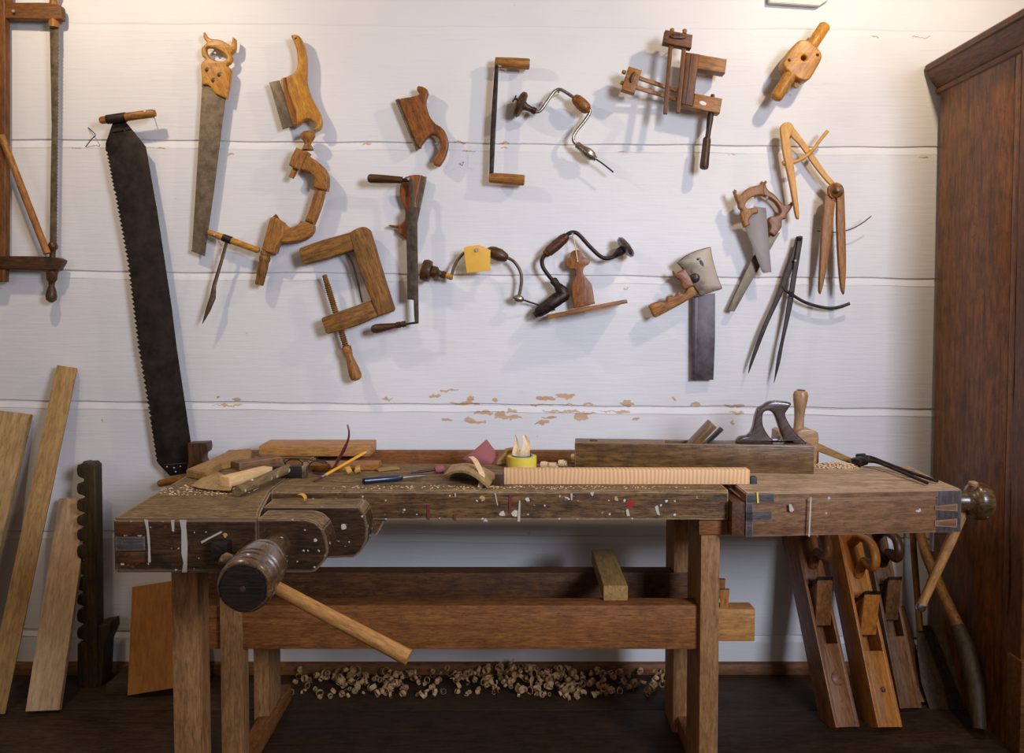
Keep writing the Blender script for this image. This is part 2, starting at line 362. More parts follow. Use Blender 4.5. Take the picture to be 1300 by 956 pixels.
def wm(o): return WMX[o.name]
def thing(name, label, cat, loc, group=None):
    o = bpy.data.objects.new(name, None); COL.objects.link(o); o.empty_display_size = .03
    o.location = loc; WMX[o.name] = Matrix.Translation(Vector(loc))
    return tag(o, label, cat, group)
def tag(o, label=None, cat=None, group=None, kind=None):
    if label: o['label'] = label
    if cat: o['category'] = cat
    if group: o['group'] = group
    if kind: o['kind'] = kind
    return o
def gd(a, b):
    """grain direction from two pixels on the wall"""
    return (W(b[0], b[1], 0) - W(a[0], a[1], 0)).normalized()
def teeth(a, b, n, dep):
    """saw-tooth pixel polyline from a to b; positive depth points to the left of travel"""
    a = Vector(a); b = Vector(b); d = (b - a) / n; nr = Vector((d.y, -d.x)).normalized() * dep; out = []
    for i in range(n): out += [tuple(a + d * i), tuple(a + d * (i + .75) + nr)]
    out.append(tuple(b)); return out
def m_(px, Y): return px / F * (Y - CAMY)
def Lp(bm, a, b, Y, prof, Y2=None, seg=24):
    """lathe between two pixels at depth Y; radii in pixels"""
    k = (Y - CAMY) / F
    lathe(bm, W(a[0], a[1], Y), W(b[0], b[1], Y if Y2 is None else Y2), [(t_, r * k) for t_, r in prof], seg)
def Tp(bm, pts, Y, r, n=5, seg=12):
    """smooth tube through pixels; items may carry their own Y; r in pixels"""
    P = [W(p[0], p[1], p[2] if len(p) > 2 else Y) for p in pts]; tube(bm, osm(P, n), r * (Y - CAMY) / F, seg)
CAPR = [(0, .3), (.02, .8), (.06, 1)]
# ================================================================== SETTING
JT = [(2.213, .0006), (1.8225, .0024), (1.378, .0024), (.933, .0030), (.48, .0022), (.135, .0022)]
def build_wall():
    bm = B(); rnd = random.Random(3); prof = [(3.0, 0.0)]
    for z, dep in JT:
        prof += [(z + .03, 0.0), (z + .006, 0.0), (z + .004, 0.0), (z + .0015, dep * 1.2), (z, dep * 2.2), (z - .003, dep * 1.5), (z - .021, 0), (z - .0235, -dep * .45), (z - .0265, 0.0), (z - .029, 0.0), (z - .04, 0.0)]
    prof += [(0, 0.0)]
    # insert intermediate rows so that the boards can undulate a little
    rows = []
    for i, (z, y) in enumerate(prof):
        rows.append((z, y))
        if i < len(prof) - 1 and z - prof[i+1][0] > .2:
            for k in (1, 2, 3): rows.append((z + (prof[i+1][0] - z) * k / 4, 0))
    xs = [-3.2 + i * .04 for i in range(163)]; grid = []
    for z, y in rows:
        r = []
        for x in xs:
            wob = .0016 * math.sin(x * 7 + z * 9) + .0012 * math.sin(x * 23 + z * 31) if 0 < z < 3 else 0
            dz = -.009 * x if 0 < z < 3 else 0
            yy = y * (.75 + .5 * abs(math.sin(x * 3.1 + z * 5) * math.cos(x * 11.0 + z)))
            r.append(bm.verts.new((x, yy + .0008 * math.sin(x * 2.3 + z * 6), z + wob + dz)))
        grid.append(r)
    for i in range(len(grid) - 1):
        for j in range(len(xs) - 1): bm.faces.new((grid[i][j], grid[i+1][j], grid[i+1][j+1], grid[i][j+1]))
    # thickness at the back
    vb = [bm.verts.new(c) for c in ((-3.2, .1, 0), (3.28, .1, 0), (3.28, .1, 3), (-3.2, .1, 3))]; bm.faces.new(vb)
    zp = lambda *p: [(q[0], q[1], q[2], q[3]) for q in p]
    chips = []
    for zx, zy, rx, rz in zp((38, 70, 20, 8), (75, 52, 14, 6), (110, 49, 24, 3), (175, 82, 15, 13), (155, 100, 65, 6), (272, 87, 12, 8), (470, 80, 40, 8), (550, 72, 42, 9),
                             (455, 106, 50, 3), (565, 106, 20, 3), (640, 102, 24, 6), (795, 100, 34, 8), (800, 92, 16, 6), (1060, 104, 20, 6), (1215, 110, 45, 4), (973, 82, 8, 7),
                             (230, 136, 42, 7), (300, 145, 22, 16), (330, 155, 52, 6), (345, 130, 16, 8), (540, 131, 85, 4), (610, 150, 30, 14), (650, 140, 26, 5), (770, 132, 34, 6),
                             (170, 165, 22, 11), (205, 172, 32, 7), (85, 165, 24, 6), (458, 173, 22, 9), (490, 157, 30, 4), (828, 161, 16, 5), (1228, 136, 28, 5), (1207, 176, 10, 7),
                             (740, 130, 60, 2)):
        px, py = Z4((zx, zy))[0]; p = W(px, py, 0); chips.append((p.x, p.z, rx * .32308 * .0027, rz * .32308 * .0027))
    for px, py, rx, rz in ((640, 182, 6, 1.4), (641, 187, 4, 1.2), (465, 183, 7, 1), (292, 196, 4, 1.5), (205, 188, 5, 1), (97, 189, 6, .8), (300, 507, 6, 2), (276, 504, 3, 1.5), (131, 534, 1.5, 1.5), (583, 181, 8, 1), (595, 192, 9, 1),
                           (1110, 47, 4, 1), (1170, 47, 14, .8), (1172, 201, 8, .8), (930, 196, 4, 1), (790, 193, 8, .8), (492, 507, 8, 1), (290, 515, 20, 1)):
        p = W(px, py, 0); chips.append((p.x, p.z, rx * .0027, rz * .0027))
    o = fin('wall_back', bm, wall_material(chips), grain=(1, 0, 0)); tag(o, kind='structure'); return o
# keep the wall's own axes on the world axes, so chips are placed in metres
_fr = frame_of
wo = None
def build_wall_fixed():
    global wo
    wo = build_wall()
    Mi = wo.matrix_basis.copy(); wo.data.transform(Mi); wo.matrix_basis = Matrix.Identity(4)
build_wall_fixed()
bm = B(); bx(bm, -3.2, 3.28, -4.4, .1, -.08, -.0, 0)
for i in range(16):
    bx(bm, -3.2, 3.28, -4.4 + i * .28 + .002, -4.4 + (i + 1) * .28 - .002, -.01, .0015 if False else 0.0, .0)
bm.free(); bm = B(); bx(bm, -3.2, 3.28, -4.4, .1, -.1, -.012, 0)
for i in range(16): bx(bm, -3.2, 3.28, -4.38 + i * .274 + .0015, -4.38 + (i + 1) * .274 - .0015, -.012, 0.0, .0012)
tag(fin('floor', bm, 'floor', grain=(1, 0, 0)), kind='structure')
bm = B()
prism(bm, [Vector((-3.2, y, z)) for y, z in ((0, 0), (-.022, 0), (-.022, .022), (-.016, .034), (-.006, .038), (0, .038))], (6.48, 0, 0))
tag(fin('baseboard_back', bm, 'trim', grain=(1, 0, 0)), kind='structure')

# ================================================================== WARDROBE
def build_wardrobe():
    x0 = 1.435; yf = -.47
    r = thing('wardrobe', 'tall brown wooden wardrobe with moulded cornice at the right edge', 'wardrobe', (x0 + .5, -.26, 0))
    bm = B()
    for i, (a, b_) in enumerate(((-.03, -.44), (-.4425, yf))):
        bx(bm, x0, x0 + .022, min(a, b_), max(a, b_), 0, 2.0, .0015)
    fin('side_panel', bm, 'wardrobe', r, (0, 0, 1))
    bm = B(); n = 26; pts = []
    for i in range(n + 1):
        z = .0 + 2.0 * i / n; wv = .010 * math.sin(z * 9) + .006 * math.sin(z * 23) if z < 1.1 else .002 * math.sin(z * 9)
        pts.append(Vector((x0 - .006, yf - .012 + wv * .8, z)))
    pts += [Vector((x0 - .006, yf - .075, 2.0)), Vector((x0 - .006, yf - .075, 0))]
    prism(bm, pts, (.05, 0, 0), 0)
    fin('corner_post', bm, 'wardrobed', r, (0, 0, 1))
    bm = B(); bx(bm, x0 + .022, x0 + 1.0, -.03, -.05, .06, 2.0); fin('back_panel', bm, 'wardrobed', r, (0, 0, 1))
    bm = B(); bx(bm, x0 + .05, x0 + .52, yf - .045, yf - .02, .1, 1.93, .004); bx(bm, x0 + .12, x0 + .45, yf - .052, yf - .04, .2, 1.83, .008)
    fin('door', bm, 'wardrobe', r, (0, 0, 1))
    bm = B(); bx(bm, x0 + .98, x0 + 1.0, yf - .07, -.03, 0, 2.0); fin('side_panel', bm, 'wardrobe', r, (0, 0, 1))
    bm = B(); bx(bm, x0 + .525, x0 + .98, yf - .045, yf - .02, .1, 1.93, .004); bx(bm, x0 + .6, x0 + .9, yf - .052, yf - .04, .2, 1.83, .008)
    fin('door', bm, 'wardrobe', r, (0, 0, 1))
    # cornice: moulded profile run along the side and the front
    prof = [(0, 0), (-.006, .004), (-.010, .016), (-.004, .022), (-.012, .03), (-.026, .05), (-.034, .062), (-.036, .074), (-.044, .078), (-.046, .094), (-.04, .1), (.06, .1), (.06, 0)]
    z0 = 1.985; bm = B(); yb = -.012; yc = yf - .075; rings = []
    for P in (lambda a: Vector((x0 + a, yb, 0)), lambda a: Vector((x0 + a, yc + a, 0)), lambda a: Vector((x0 + 1.0 - a, yc + a, 0)), lambda a: Vector((x0 + 1.0 - a, yb, 0))):
        rings.append([bm.verts.new(P(a) + Vector((0, 0, z0 + h))) for a, h in prof])
    for i in range(3):
        for k in range(len(prof)): k2 = (k + 1) % len(prof); bm.faces.new((rings[i][k], rings[i][k2], rings[i+1][k2], rings[i+1][k]))
    bm.faces.new(rings[0]); bm.faces.new(rings[-1][::-1])
    fin('cornice', bm, 'wardrobed', r, (0, 1, 0), ang=30)
    bm = B(); bx(bm, x0 + .03, x0 + .97, yc + .03, -.014, 2.06, 2.08); fin('top_panel', bm, 'wardrobed', r, (1, 0, 0))
    bm = B(); bx(bm, x0 - .012, x0 + 1.0, yf - .09, yf - .02, 0, .28, .006); fin('plinth', bm, 'planeC', r, (1, 0, 0))
build_wardrobe()

# white box at the top edge
bm = B(); p = W(977, 3, -.024); q = W(1040, 7, -.024); u_ = W(1054, -2, -.024); prism(bm, [p, q, u_, u_ + Vector((.01, 0, .1)), p + Vector((-.004, 0, .11))], (0, .022, 0), .002)
tag(fin('wall_box', bm, 'whitep'), 'white painted box fixed high on the wall at the top edge of the picture', 'box')

# ================================================================== WORKBENCH
def build_bench():
    global XPY
    ZT = .80
    r = thing('workbench', 'old worn wooden carpenter\'s workbench with shoulder vice, tail vice and stretchers', 'workbench', (0, -.5, 0))
    g = (1, 0, 0)
    YF = -.73
    xL0 = H(142, 658, ZT); xLr = H(291, 571, ZT)
    # main slab
    xa = X(344, YF); xb = X(925, YF)
    bm = B(); rnd = random.Random(1)
    def slab(bm, x0, x1, y0, y1, z0, z1, n=40, worn=.003):
        t_ = B(); vt = []
        for i in range(n + 1):
            x = x0 + (x1 - x0) * i / n
            j = [rnd.uniform(-worn, worn) * .5 for _ in range(6)]
            e = .006
            vt.append([t_.verts.new(c) for c in ((x, y0 + j[0], z0), (x, y0 + j[0] * .4, z1 - e - abs(j[1])), (x, y0 + e + abs(j[2]), z1 + j[3] * .2), (x, (y0 + y1) / 2, z1), (x, y1 - e, z1), (x, y1, z1 - e), (x, y1, z0))])
        for i in range(n):
            for k in range(7): k2 = (k + 1) % 7; t_.faces.new((vt[i][k], vt[i+1][k], vt[i+1][k2], vt[i][k2]))
        t_.faces.new(vt[0][::-1]); t_.faces.new(vt[-1]); bmesh.ops.recalc_face_normals(t_, faces=t_.faces)
        ends = [e for e in t_.edges if (all(v in vt[0] for v in e.verts) or all(v in vt[-1] for v in e.verts))]
        merge(bm, t_)
    slab(bm, xa, xb, YF + .004, -.36, ZT - .075, ZT)
    o = fin('top_slab', bm, M['benchtop'], r, g); o.data.materials.append(M['benchface'])
    def side_mats(o, face_mat=1, thr=.6):
        Mw = WMX[o.name].to_3x3()
        for f in o.data.polygons:
            if (Mw @ f.normal).z < thr: f.material_index = face_mat
    side_mats(o)
    # left end block with the shoulder vice arm
    yA = H(142, 659, ZT).y; yB = H(404, 647.5, ZT).y
    xa0 = H(142, 658, ZT).x; xa1 = X(331, yB)
    bm = B()
    pts = [(xa0, yA + .012), (xa0 + .012, yA + .002), (xa1 + .02, yA + .002), (xa1, yB), (xa + .0, YF + .0), (xa + .0, -.115), (xLr.x, -.115)]
    prism(bm, [Vector((x, y, ZT - .122 if y < YF + .01 else ZT - .122)) for x, y in pts], (0, 0, .122), .005)
    o = fin('end_block', bm, 'benchtop', r, (1, 0, .0)); o.data.materials.append(M['armface']); side_mats(o)
    # arm: rounded bull-nose profile, extruded through its depth
    bm = B(); xs0 = X(331, yA) - .01
    prof = [(xs0, ZT), (W(388, 660, yA).x, ZT)] + [(W(px, py, yA).x, W(px, py, yA).z) for px, py in ((401, 663), (410, 672), (415, 686), (417, 700), (412, 713), (402, 724), (396, 727))] + [(xs0, W(396, 727, yA).z)]
    prism(bm, [Vector((x, yA, z)) for x, z in prof], (0, yB - yA, 0), .003)
    o = fin('vice_arm', bm, 'benchtop', r, g); o.data.materials.append(M['armface']); side_mats(o)
    # jaw
    yJ = H(450, 643, ZT - .004).y; yJ2 = H(450, 633, ZT - .004).y; zt = ZT - .004
    prof = [(X(334, yJ), zt), (X(456, yJ), zt)] + [(W(px, py, yJ).x, W(px, py, yJ).z) for px, py in ((463, 652), (467, 670), (466, 686), (459, 700), (450, 708), (410, 709))] + [(X(334, yJ), W(410, 709, yJ).z)]
    bm = B(); prism(bm, [Vector((x, yJ, z)) for x, z in prof], (0, yJ2 - yJ, 0), .003)
    o = fin('vice_jaw', bm, 'benchtop', r, g); o.data.materials.append(M['armface']); side_mats(o)
    # guide bracket under the slab
    bm = B(); pp = [W(px, py, YF + .02) for px, py in ((462, 660), (489, 660), (484, 670), (478, 680), (470, 680), (470, 670), (462, 670))]
    prism(bm, pp, (0, .14, 0), .002); fin('guide_bracket', bm, 'benchface', r, (0, 1, 0))
    # joint blocks on the arm's left end
    for (a, b_, mt) in (((143, 662), (184, 679), 'leg2'), ((143, 681), (184, 699), 'greywood'), ((143, 700), (184, 715), 'leg2')):
        p = W(*a, yA); q = W(*b_, yA); bm = B(); bx(bm, p.x + .006, q.x, yA - .001, yA + .02, q.z, p.z - .001, .0015); fin('joint_key', bm, mt if mt != 'leg2' else 'rail2', r, g)
    bm = B(); p = W(273, 685, yA); q = W(294, 708, yA); bx(bm, p.x, q.x, yA - .028, yA + .02, q.z, p.z, .004); fin('square_peg', bm, 'endgrain', r, (0, 1, 0))
    # paint marks (raised drips)
    def drip(bm, pts, Y): prism(bm, [W(x, y, Y) for x, y in pts], (0, .002, 0))
    bm = B(); Y = yA + .0008
    drip(bm, Zt((168,126),(182,128),(190,200),(194,298),(184,298),(184,240),(178,170)), Y)
    drip(bm, Zt((276,128),(289,128),(288,175),(280,172)), Y)
    drip(bm, Zt((310,128),(338,128),(336,150),(342,220),(340,338),(320,338),(326,300),(318,260),(318,170)), Y)
    drip(bm, Zt((396,214),(478,172),(482,178),(430,205),(400,222)), Y)
    drip(bm, Zt((832,210),(858,208),(856,216),(834,217)), Y)
    Y = YF + .0015
    drip(bm, Zq((583,520),(592,520),(608,605),(603,608)), Y); drip(bm, Zq((752,570),(762,575),(760,716),(742,716)), Y)
    drip(bm, Zq((1106,525),(1120,522),(1118,570),(1110,568)), Y); drip(bm, Zq((505,716),(522,693),(540,716)), Y)
    drip(bm, Zq((308,522),(318,520),(318,545),(310,545)), Y); drip(bm, Zq((1240,516),(1268,514),(1262,538),(1252,540)), Y)
    drip(bm, Zr((285,640),(296,635),(305,668),(290,670)), Y); drip(bm, Zr((425,625),(440,618),(450,668),(436,660)), Y)
    o = fin('paint_drip', bm, 'drip', r); o['label'] = 'white paint drips and chips on the bench edge'; o['kind'] = 'stuff'
    bm = B(); Y = YF + .0015
    drip(bm, Zq((684,535),(700,535),(702,590),(690,660),(682,655)), Y); drip(bm, Zq((120,600),(140,600),(138,710),(118,700)), Y); drip(bm, Zq((300,670),(316,665),(318,712),(302,712)), Y)
    Y = yA + .0008; drip(bm, Zt((796,126),(830,132),(868,150),(890,180),(898,208),(888,206),(872,176),(840,152),(800,138)), Y)
    drip(bm, Zt((246,152),(258,150),(260,162),(248,164)), Y); drip(bm, Zt((640,128),(700,128),(690,142),(655,140)), Y)
    o = fin('paint_drip', bm, 'redp', r); o['label'] = 'dark red paint smears on the bench edge'; o['kind'] = 'stuff'
    # rear rail of the tray and tray bottom
    bm = B(); bx(bm, xLr.x - .0, X(1036, -.13), -.15, -.115, ZT - .1, ZT + .0, .003); fin('rear_rail', bm, 'leg2', r, g)
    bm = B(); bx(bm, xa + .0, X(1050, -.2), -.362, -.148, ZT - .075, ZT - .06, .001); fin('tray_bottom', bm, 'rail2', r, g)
    bm = B(); prism(bm, [W(px, py, -.345) for px, py in ((1030, 561), (1040, 563), (1084, 583), (1080, 589), (1040, 574), (1030, 571))], (0, .1, 0), .002)
    fin('tray_ramp', bm, 'board', r, g)
    # upright block at the left rear corner
    bm = B(); plate(bm, sm([(238,563,1),(262,562,1),(263,568),(262,574),(258,577),(257,583),(260,590),(261,606,1),(240,612,1)]), -.115, .05, bev=.002)
    bb = B(); fin('corner_block', bm, 'darkwood', r, (0, 0, 1)); bb.free()
    bm = B(); p = W(240, 600, -.1); bx(bm, p.x, xLr.x + .03, -.113, -.075, ZT - .115, ZT - .07, .002); fin('corner_brace', bm, 'darkwood', r, g)
    # -------- tail vice
    c = [H(947, 626, ZT), H(1220.5, 620.8, ZT), H(1154, 591.5, ZT), H(956, 600, ZT)]
    bm = B(); top = [c[0], c[1], Vector((c[2].x, c[2].y, ZT)), Vector((xb + .055, -.36, ZT))]
    top = [Vector((c[0].x, c[0].y, 0)), Vector((c[1].x, c[1].y, 0)), Vector((c[1].x + .0, c[1].y + .14, 0)), Vector((c[2].x, c[2].y, 0)), Vector((c[0].x, c[2].y, 0))]
    prism(bm, [Vector((p.x, p.y, ZT - .022)) for p in top], (0, 0, .022), .003)
    o = fin('tail_vice_top', bm, 'tailtop', r, g); o.data.materials.append(M['tailface']); side_mats(o)
    # front board of the tail vice between dark dovetailed end blocks
    yt0 = c[0].y; yt1 = c[1].y; fx = lambda px: X(px, yt0 + (yt1 - yt0) * (px - 947) / 274)
    def fy(x): return yt0 + (yt1 - yt0) * (x - c[0].x) / (c[1].x - c[0].x)
    zb = W(1100, 682, yt0).z
    def tb(name, px0, px1, z0, z1, back, mt, dy=0, gr=g, bev=.002):
        x0, x1 = fx(px0), fx(px1); bm = B()
        hull_box(bm, [Vector((x0, fy(x0) + dy, z0)), Vector((x1, fy(x1) + dy, z0)), Vector((x1, fy(x1) + back, z0)), Vector((x0, fy(x0) + back, z0)),
                      Vector((x0, fy(x0) + dy, z1)), Vector((x1, fy(x1) + dy, z1)), Vector((x1, fy(x1) + back, z1)), Vector((x0, fy(x0) + back, z1))], bev)
        return fin(name, bm, mt, r, gr)
    tb('tail_vice_board', 947.5, 1220, zb, ZT - .0225, .06, 'tailface', .0012)
    tb('tail_vice_end', 1189, 1220.5, zb, ZT - .003, .14, 'greywood', -.0008, (0, 0, 1))
    tb('tail_vice_end', 930, 947.2, zb + .002, ZT - .024, .2, 'rail2', .004, (0, 1, 0))
    for k, (z0, z1) in enumerate(((ZT - .056, ZT - .040), (ZT - .098, ZT - .078))):
        x0, x1 = fx(1187), fx(1214); bm = B(); y = fy(x0) - .0016
        prism(bm, [Vector((x0, y, z0 + .003)), Vector((x1, y, z0 - .001)), Vector((x1, y, z1 + .002)), Vector((x0, y, z1 - .003))], (0, .012, 0)); fin('dovetail', bm, 'tailface', r, g)
    for (q0, q1, z0, z1) in ((947, 983, ZT - .026, ZT - .002), (947, 980, ZT - .072, ZT - .046), (947, 956, ZT - .112, ZT - .026)):
        tb('joint_key', q0, q1, z0, z1, .012, 'greywood', -.0012, g, .001)
    bm = B(); Y = yt0 - .0006
    drip(bm, Zs((207,222),(214,222),(218,268),(210,270)), yt0 - .0016); o = fin('paint_drip', bm, 'tape', r); o['label'] = 'yellow paint drip on the tail vice'
    bm = B(); drip(bm, Zs((348,275),(358,275),(370,300),(360,308),(350,304)), Y + .001); drip(bm, Zs((440,245),(446,245),(444,300),(438,415),(432,415)), Y + .001)
    o = fin('paint_drip', bm, 'drip', r); o['label'] = 'white paint drips on the tail vice'
    # tail screw knob and bar
    yk = c[1].y + .075; k = (yk - CAMY) / F
    a = W(1214, 636, yk); b_ = W(1259, 634, yk); a.x = c[1].x - .01; b_.z = a.z
    bm = B(); lathe(bm, a, b_, [(0, .035), (.12, .035), (.14, .030), (.45, .027), (.52, .031), (.56, .040), (.60, .047), (.68, .050), (.80, .0495), (.90, .044), (.97, .030), (1, .012)], 32)
    fin('tail_screw_knob', bm, 'screw', r, g)
    bm = B(); tube(bm, [W(1236, 615, yk - .02), W(1232, 622, yk - .0)], [.010, .012]); lathe(bm, W(1236, 611, yk - .022), W(1235, 617, yk - .02), [(0, .006), (.2, .012), (.8, .012), (1, .008)], 12)
    fin('bar_knob', bm, 'turned', r, (0, 0, 1))
    bm = B(); tube(bm, [W(1231, 632, yk + .02), W(1208, 684, yk + .01), W(1169, 770, yk)], [.012, .0135, .0115], 14); tvb = fin('tail_vice_bar', bm, 'bar', r, W(1169, 770, yk) - W(1206, 690, yk))
    bm = B(); lathe(bm, W(1170.5, 767, yk), W(1167, 775, yk), [(0, .0128), (.7, .0128), (1, .009)], 14); fin('bar_ferrule', bm, 'bright', tvb)
    bm = B(); tube(bm, [W(1184, 660, yk + .02), W(1183, 699, yk + .02)], .006); fin('guide_pin', bm, 'bright', r)
    # -------- shoulder vice screw
    y0 = yA + .02; p0 = W(352, 692, yA); ax = Vector((0, -1, -.07)).normalized()
    hub_front = p0 + ax * .232; bm = B()
    lathe(bm, p0 - ax * .02, p0 + ax * .10, [(0, .030), (.3, .030), (.5, .033), (.8, .031), (1, .034)], 28); fin('vice_screw', bm, 'screw', r, ax)
    bm = B(); lathe(bm, p0 + ax * .085, hub_front, [(0, .030), (.05, .045), (.12, .051), (.2, .051), (.215, .047), (.25, .047), (.265, .053), (.40, .0555), (.56, .0555), (.58, .051), (.62, .051), (.635, .0565), (.70, .0565), (.72, .052), (.75, .052), (.765, .0565), (.86, .0555), (.875, .0515), (.9, .0515), (.915, .0545), (.97, .053), (1, .049)], 40)
    hb = fin('screw_hub', bm, 'screw', r, ax)
    bm = B(); Fm = frame_of(ax); pts = []
    for i in range(14):
        an = 2 * math.pi * i / 14; rr = .0485 * (1 - .06 * (i % 3 == 0)); pts.append(hub_front + Fm @ Vector((-.004, rr * math.cos(an), rr * math.sin(an))))
    prism(bm, pts, ax * .010, .003); fin('hub_face', bm, 'endgrain', hb, (1, 0, 0))
    bm = B(); lathe(bm, hub_front + ax * .004, hub_front + ax * .008, [(0, .006), (.6, .006), (.61, .003), (1, .003)], 12); fin('hub_screw', bm, 'bronze', hb)
    hy = (p0 + ax * .165).y
    e0 = W(285, 711, hy + .01); e1 = W(519, 835, hy - .07); mid = e0.lerp(e1, .25)
    bm = B(); dirv = (e1 - e0); tube(bm, osm([e0, mid, e0.lerp(e1, .55) + Vector((0, 0, -.001)), e1], 6), [.0115 + .004 * i / 18 for i in range(19)], 14)
    fin('vice_bar', bm, 'bar', r, dirv)
    bm = B(); lathe(bm, W(281, 709, hy + .012), W(297, 717, hy + .008), [(0, .010), (.15, .0155), (.6, .0165), (1, .012)], 18); fin('bar_knob', bm, 'screw', r)
    # -------- trestles
    XPY = 790
    def leg(name, px0, px1, y0, y1, ztop, mt='leg', zbot=0):
        bm = B(); bx(bm, X(px0, y0), X(px1, y0), y0, y1, zbot, ztop, .003); return fin(name, bm, mt, r, (0, 0, 1))
    leg('leg', 218, 252, 1.93 - 2.83, 2.0 - 2.83, ZT - .121)
    leg('leg', 279, 305, -.70, -.635, ZT - .076)
    leg('leg', 889, 913, -.70, -.54, ZT - .076)
    leg('leg', 321, 340, -.41, -.28, ZT - .076)
    leg('leg', 855, 873, -.41, -.28, ZT - .076)
    for px0, px1 in ((283, 303), (890, 905)):
        bm = B(); bx(bm, X(px0, -.7), X(px1, -.7), -.8 + .12, -.2, .0, .05, .003); fin('foot_rail', bm, 'leg2', r, (0, 1, 0)); bm = B(); bx(bm, X(px0, -.7), X(px1, -.7), -.66, -.2, ZT - .16, ZT - .076, .003); fin('trestle_rail', bm, 'leg2', r, (0, 1, 0))
    ys = -.69; bm = B(); bx(bm, X(250, ys), X(915, ys) - .05, ys + .008, ys + .067, .367, .485, .004); fin('front_stretcher', bm, 'leg2', r, g)
    bm = B(); bx(bm, X(900, ys), X(960, ys), ys + .006, ys + .06, .388, .476, .006); fin('stretcher_tenon', bm, 'bar', r, g)
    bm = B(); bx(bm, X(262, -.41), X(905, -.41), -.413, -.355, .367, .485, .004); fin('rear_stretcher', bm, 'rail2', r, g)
    bm = B(); hull_box(bm, [W(px, py, yy) for (px, py, yy) in ((914, 778, -.67), (924, 778, -.67), (924, 775, -.63), (914, 775, -.63), (914, 749, -.67), (926, 749, -.67), (926, 747, -.63), (914, 747, -.63))], .002); fin('wedge', bm, 'brown', r, (0, 0, 1))
    bm = B(); hull_box(bm, [W(px, py, yy) for (px, py, yy) in ((912, 760, -.41), (920, 760, -.41), (920, 758, -.37), (912, 758, -.37), (912, 736, -.41), (921, 736, -.41), (921, 734, -.37), (912, 734, -.37))], .002); fin('wedge', bm, 'brown', r, (0, 0, 1))
    bm = B(); bx(bm, X(885, -.7), X(935, -.7), -.71, -.6, ZT - .12, ZT - .076, .004); fin('bearer', bm, 'leg2', r, g)
    return r
bench = build_bench()
bm = B(); p = H(557, 614, .80); lathe(bm, p - Vector((0, 0, .002)), p + Vector((0, 0, .0006)), [(0, .010), (1, .010)], 16); fin('dog_hole', bm, 'black', bench)  # black disc on the solid slab paints the dark of a hole
ZT = .80; XPY = 800

# ================================================================== WALL TOOLS
def nail(px, py, label, Y=-.035, r=1.6, dx=3, dy=5, up=True):
    bm = B(); a = W(px - 0, py, Y); b_ = W(px + dx, py + dy, 0); b_.y = .006
    k = .0026; tube(bm, [b_, a.lerp(b_, .02)], r * .42 * k, 8); d = (a - b_).normalized()
    lathe(bm, a - d * .001, a + d * .0018, [(0, r * .9 * k), (.4, r * 1.2 * k), (1, r * 1.1 * k)], 10)
    o = fin('nail', bm, 'nail'); return tag(o, label, 'nail')

def bow_saw():
    r = thing('bow_saw', 'large wooden frame saw with upright blade hanging at the left edge', 'saw', W(35, 383, -.03))
    Y = -.055
    bm = B(); plate(bm, sm([(-4,-40,1),(5,-40,1),(6.5,60),(6.5,300),(5,358,1),(-7,358,1),(-8,60)]), Y, .03, bev=.004); fin('stretcher', bm, 'sawframe', r, (0, 0, 1))
    bm = B(); plate(bm, sm([(-62,4,1),(-10,2),(10,3,1),(58,3),(70,5),(77,8),(78,24,1),(66,25),(40,24),(8,23),(-62,21,1)]), Y + .002, .03, bev=.004)
    plate(bm, sm([(6,-22,1),(13,-22,1),(12,4,1),(6,4,1)]), Y + .004, .02); fin('upper_arm', bm, 'sawframe', r, (1, 0, 0))
    bm = B(); plate(bm, sm([(-62,326,1),(0,325),(74,327),(75,340),(73,343.5,1),(40,343),(0,342),(-62,341,1)]), Y - .003, .032, bev=.004); fin('lower_arm', bm, 'darkwood', r, (1, 0, 0))
    bm = B(); plate(bm, [(63,34)] + [(65.5,160),(64,240),(63,316),(72,316)] + teeth((72.5,310), (75,60), 60, 1.1) + [(74.5,34)], -.041, .0014, bev=.0003); fin('blade', bm, 'blade', r, (0, 0, 1))
    bm = B(); Lp(bm, (68, -2), (68.5, 36), -.041, [(0, 4), (.15, 5), (.3, 4), (.65, 4), (.8, 6.2), (.97, 6.2), (1, 3)]); fin('upper_peg', bm, 'brown', r)
    bm = B(); Lp(bm, (68, -30), (68, -3), -.041, [(0, 5), (.1, 6), (.8, 6), (1, 4)]); fin('upper_handle', bm, 'honeylt', r)
    bm = B(); Lp(bm, (67, 308), (65, 384), -.041, [(0, 4), (.05, 6.2), (.09, 6), (.13, 3.8), (.2, 3.6), (.48, 4), (.485, 6.8), (.62, 6.2), (.66, 4), (.72, 3.4), (.8, 5.5), (.9, 6.8), (.96, 6), (1, 2)]); fin('lower_knob', bm, 'darkwood', r)
    bm = B(); tube(bm, [W(2, 172, -.08), W(30, 245, -.08), W(60, 322, -.075)], [.0105, .0115, .011], 14); fin('toggle_stick', bm, 'brown', r, gd((2, 172), (60, 322)))
    bm = B(); Tp(bm, [(-50, 8, -.04), (-50, 335, -.04)], -.04, 1.6); fin('cord', bm, 'string', r)
bow_saw()
nail(17, 14, 'bright nail across the upper arm of the frame saw', -.062, 1.8, 13, 14)

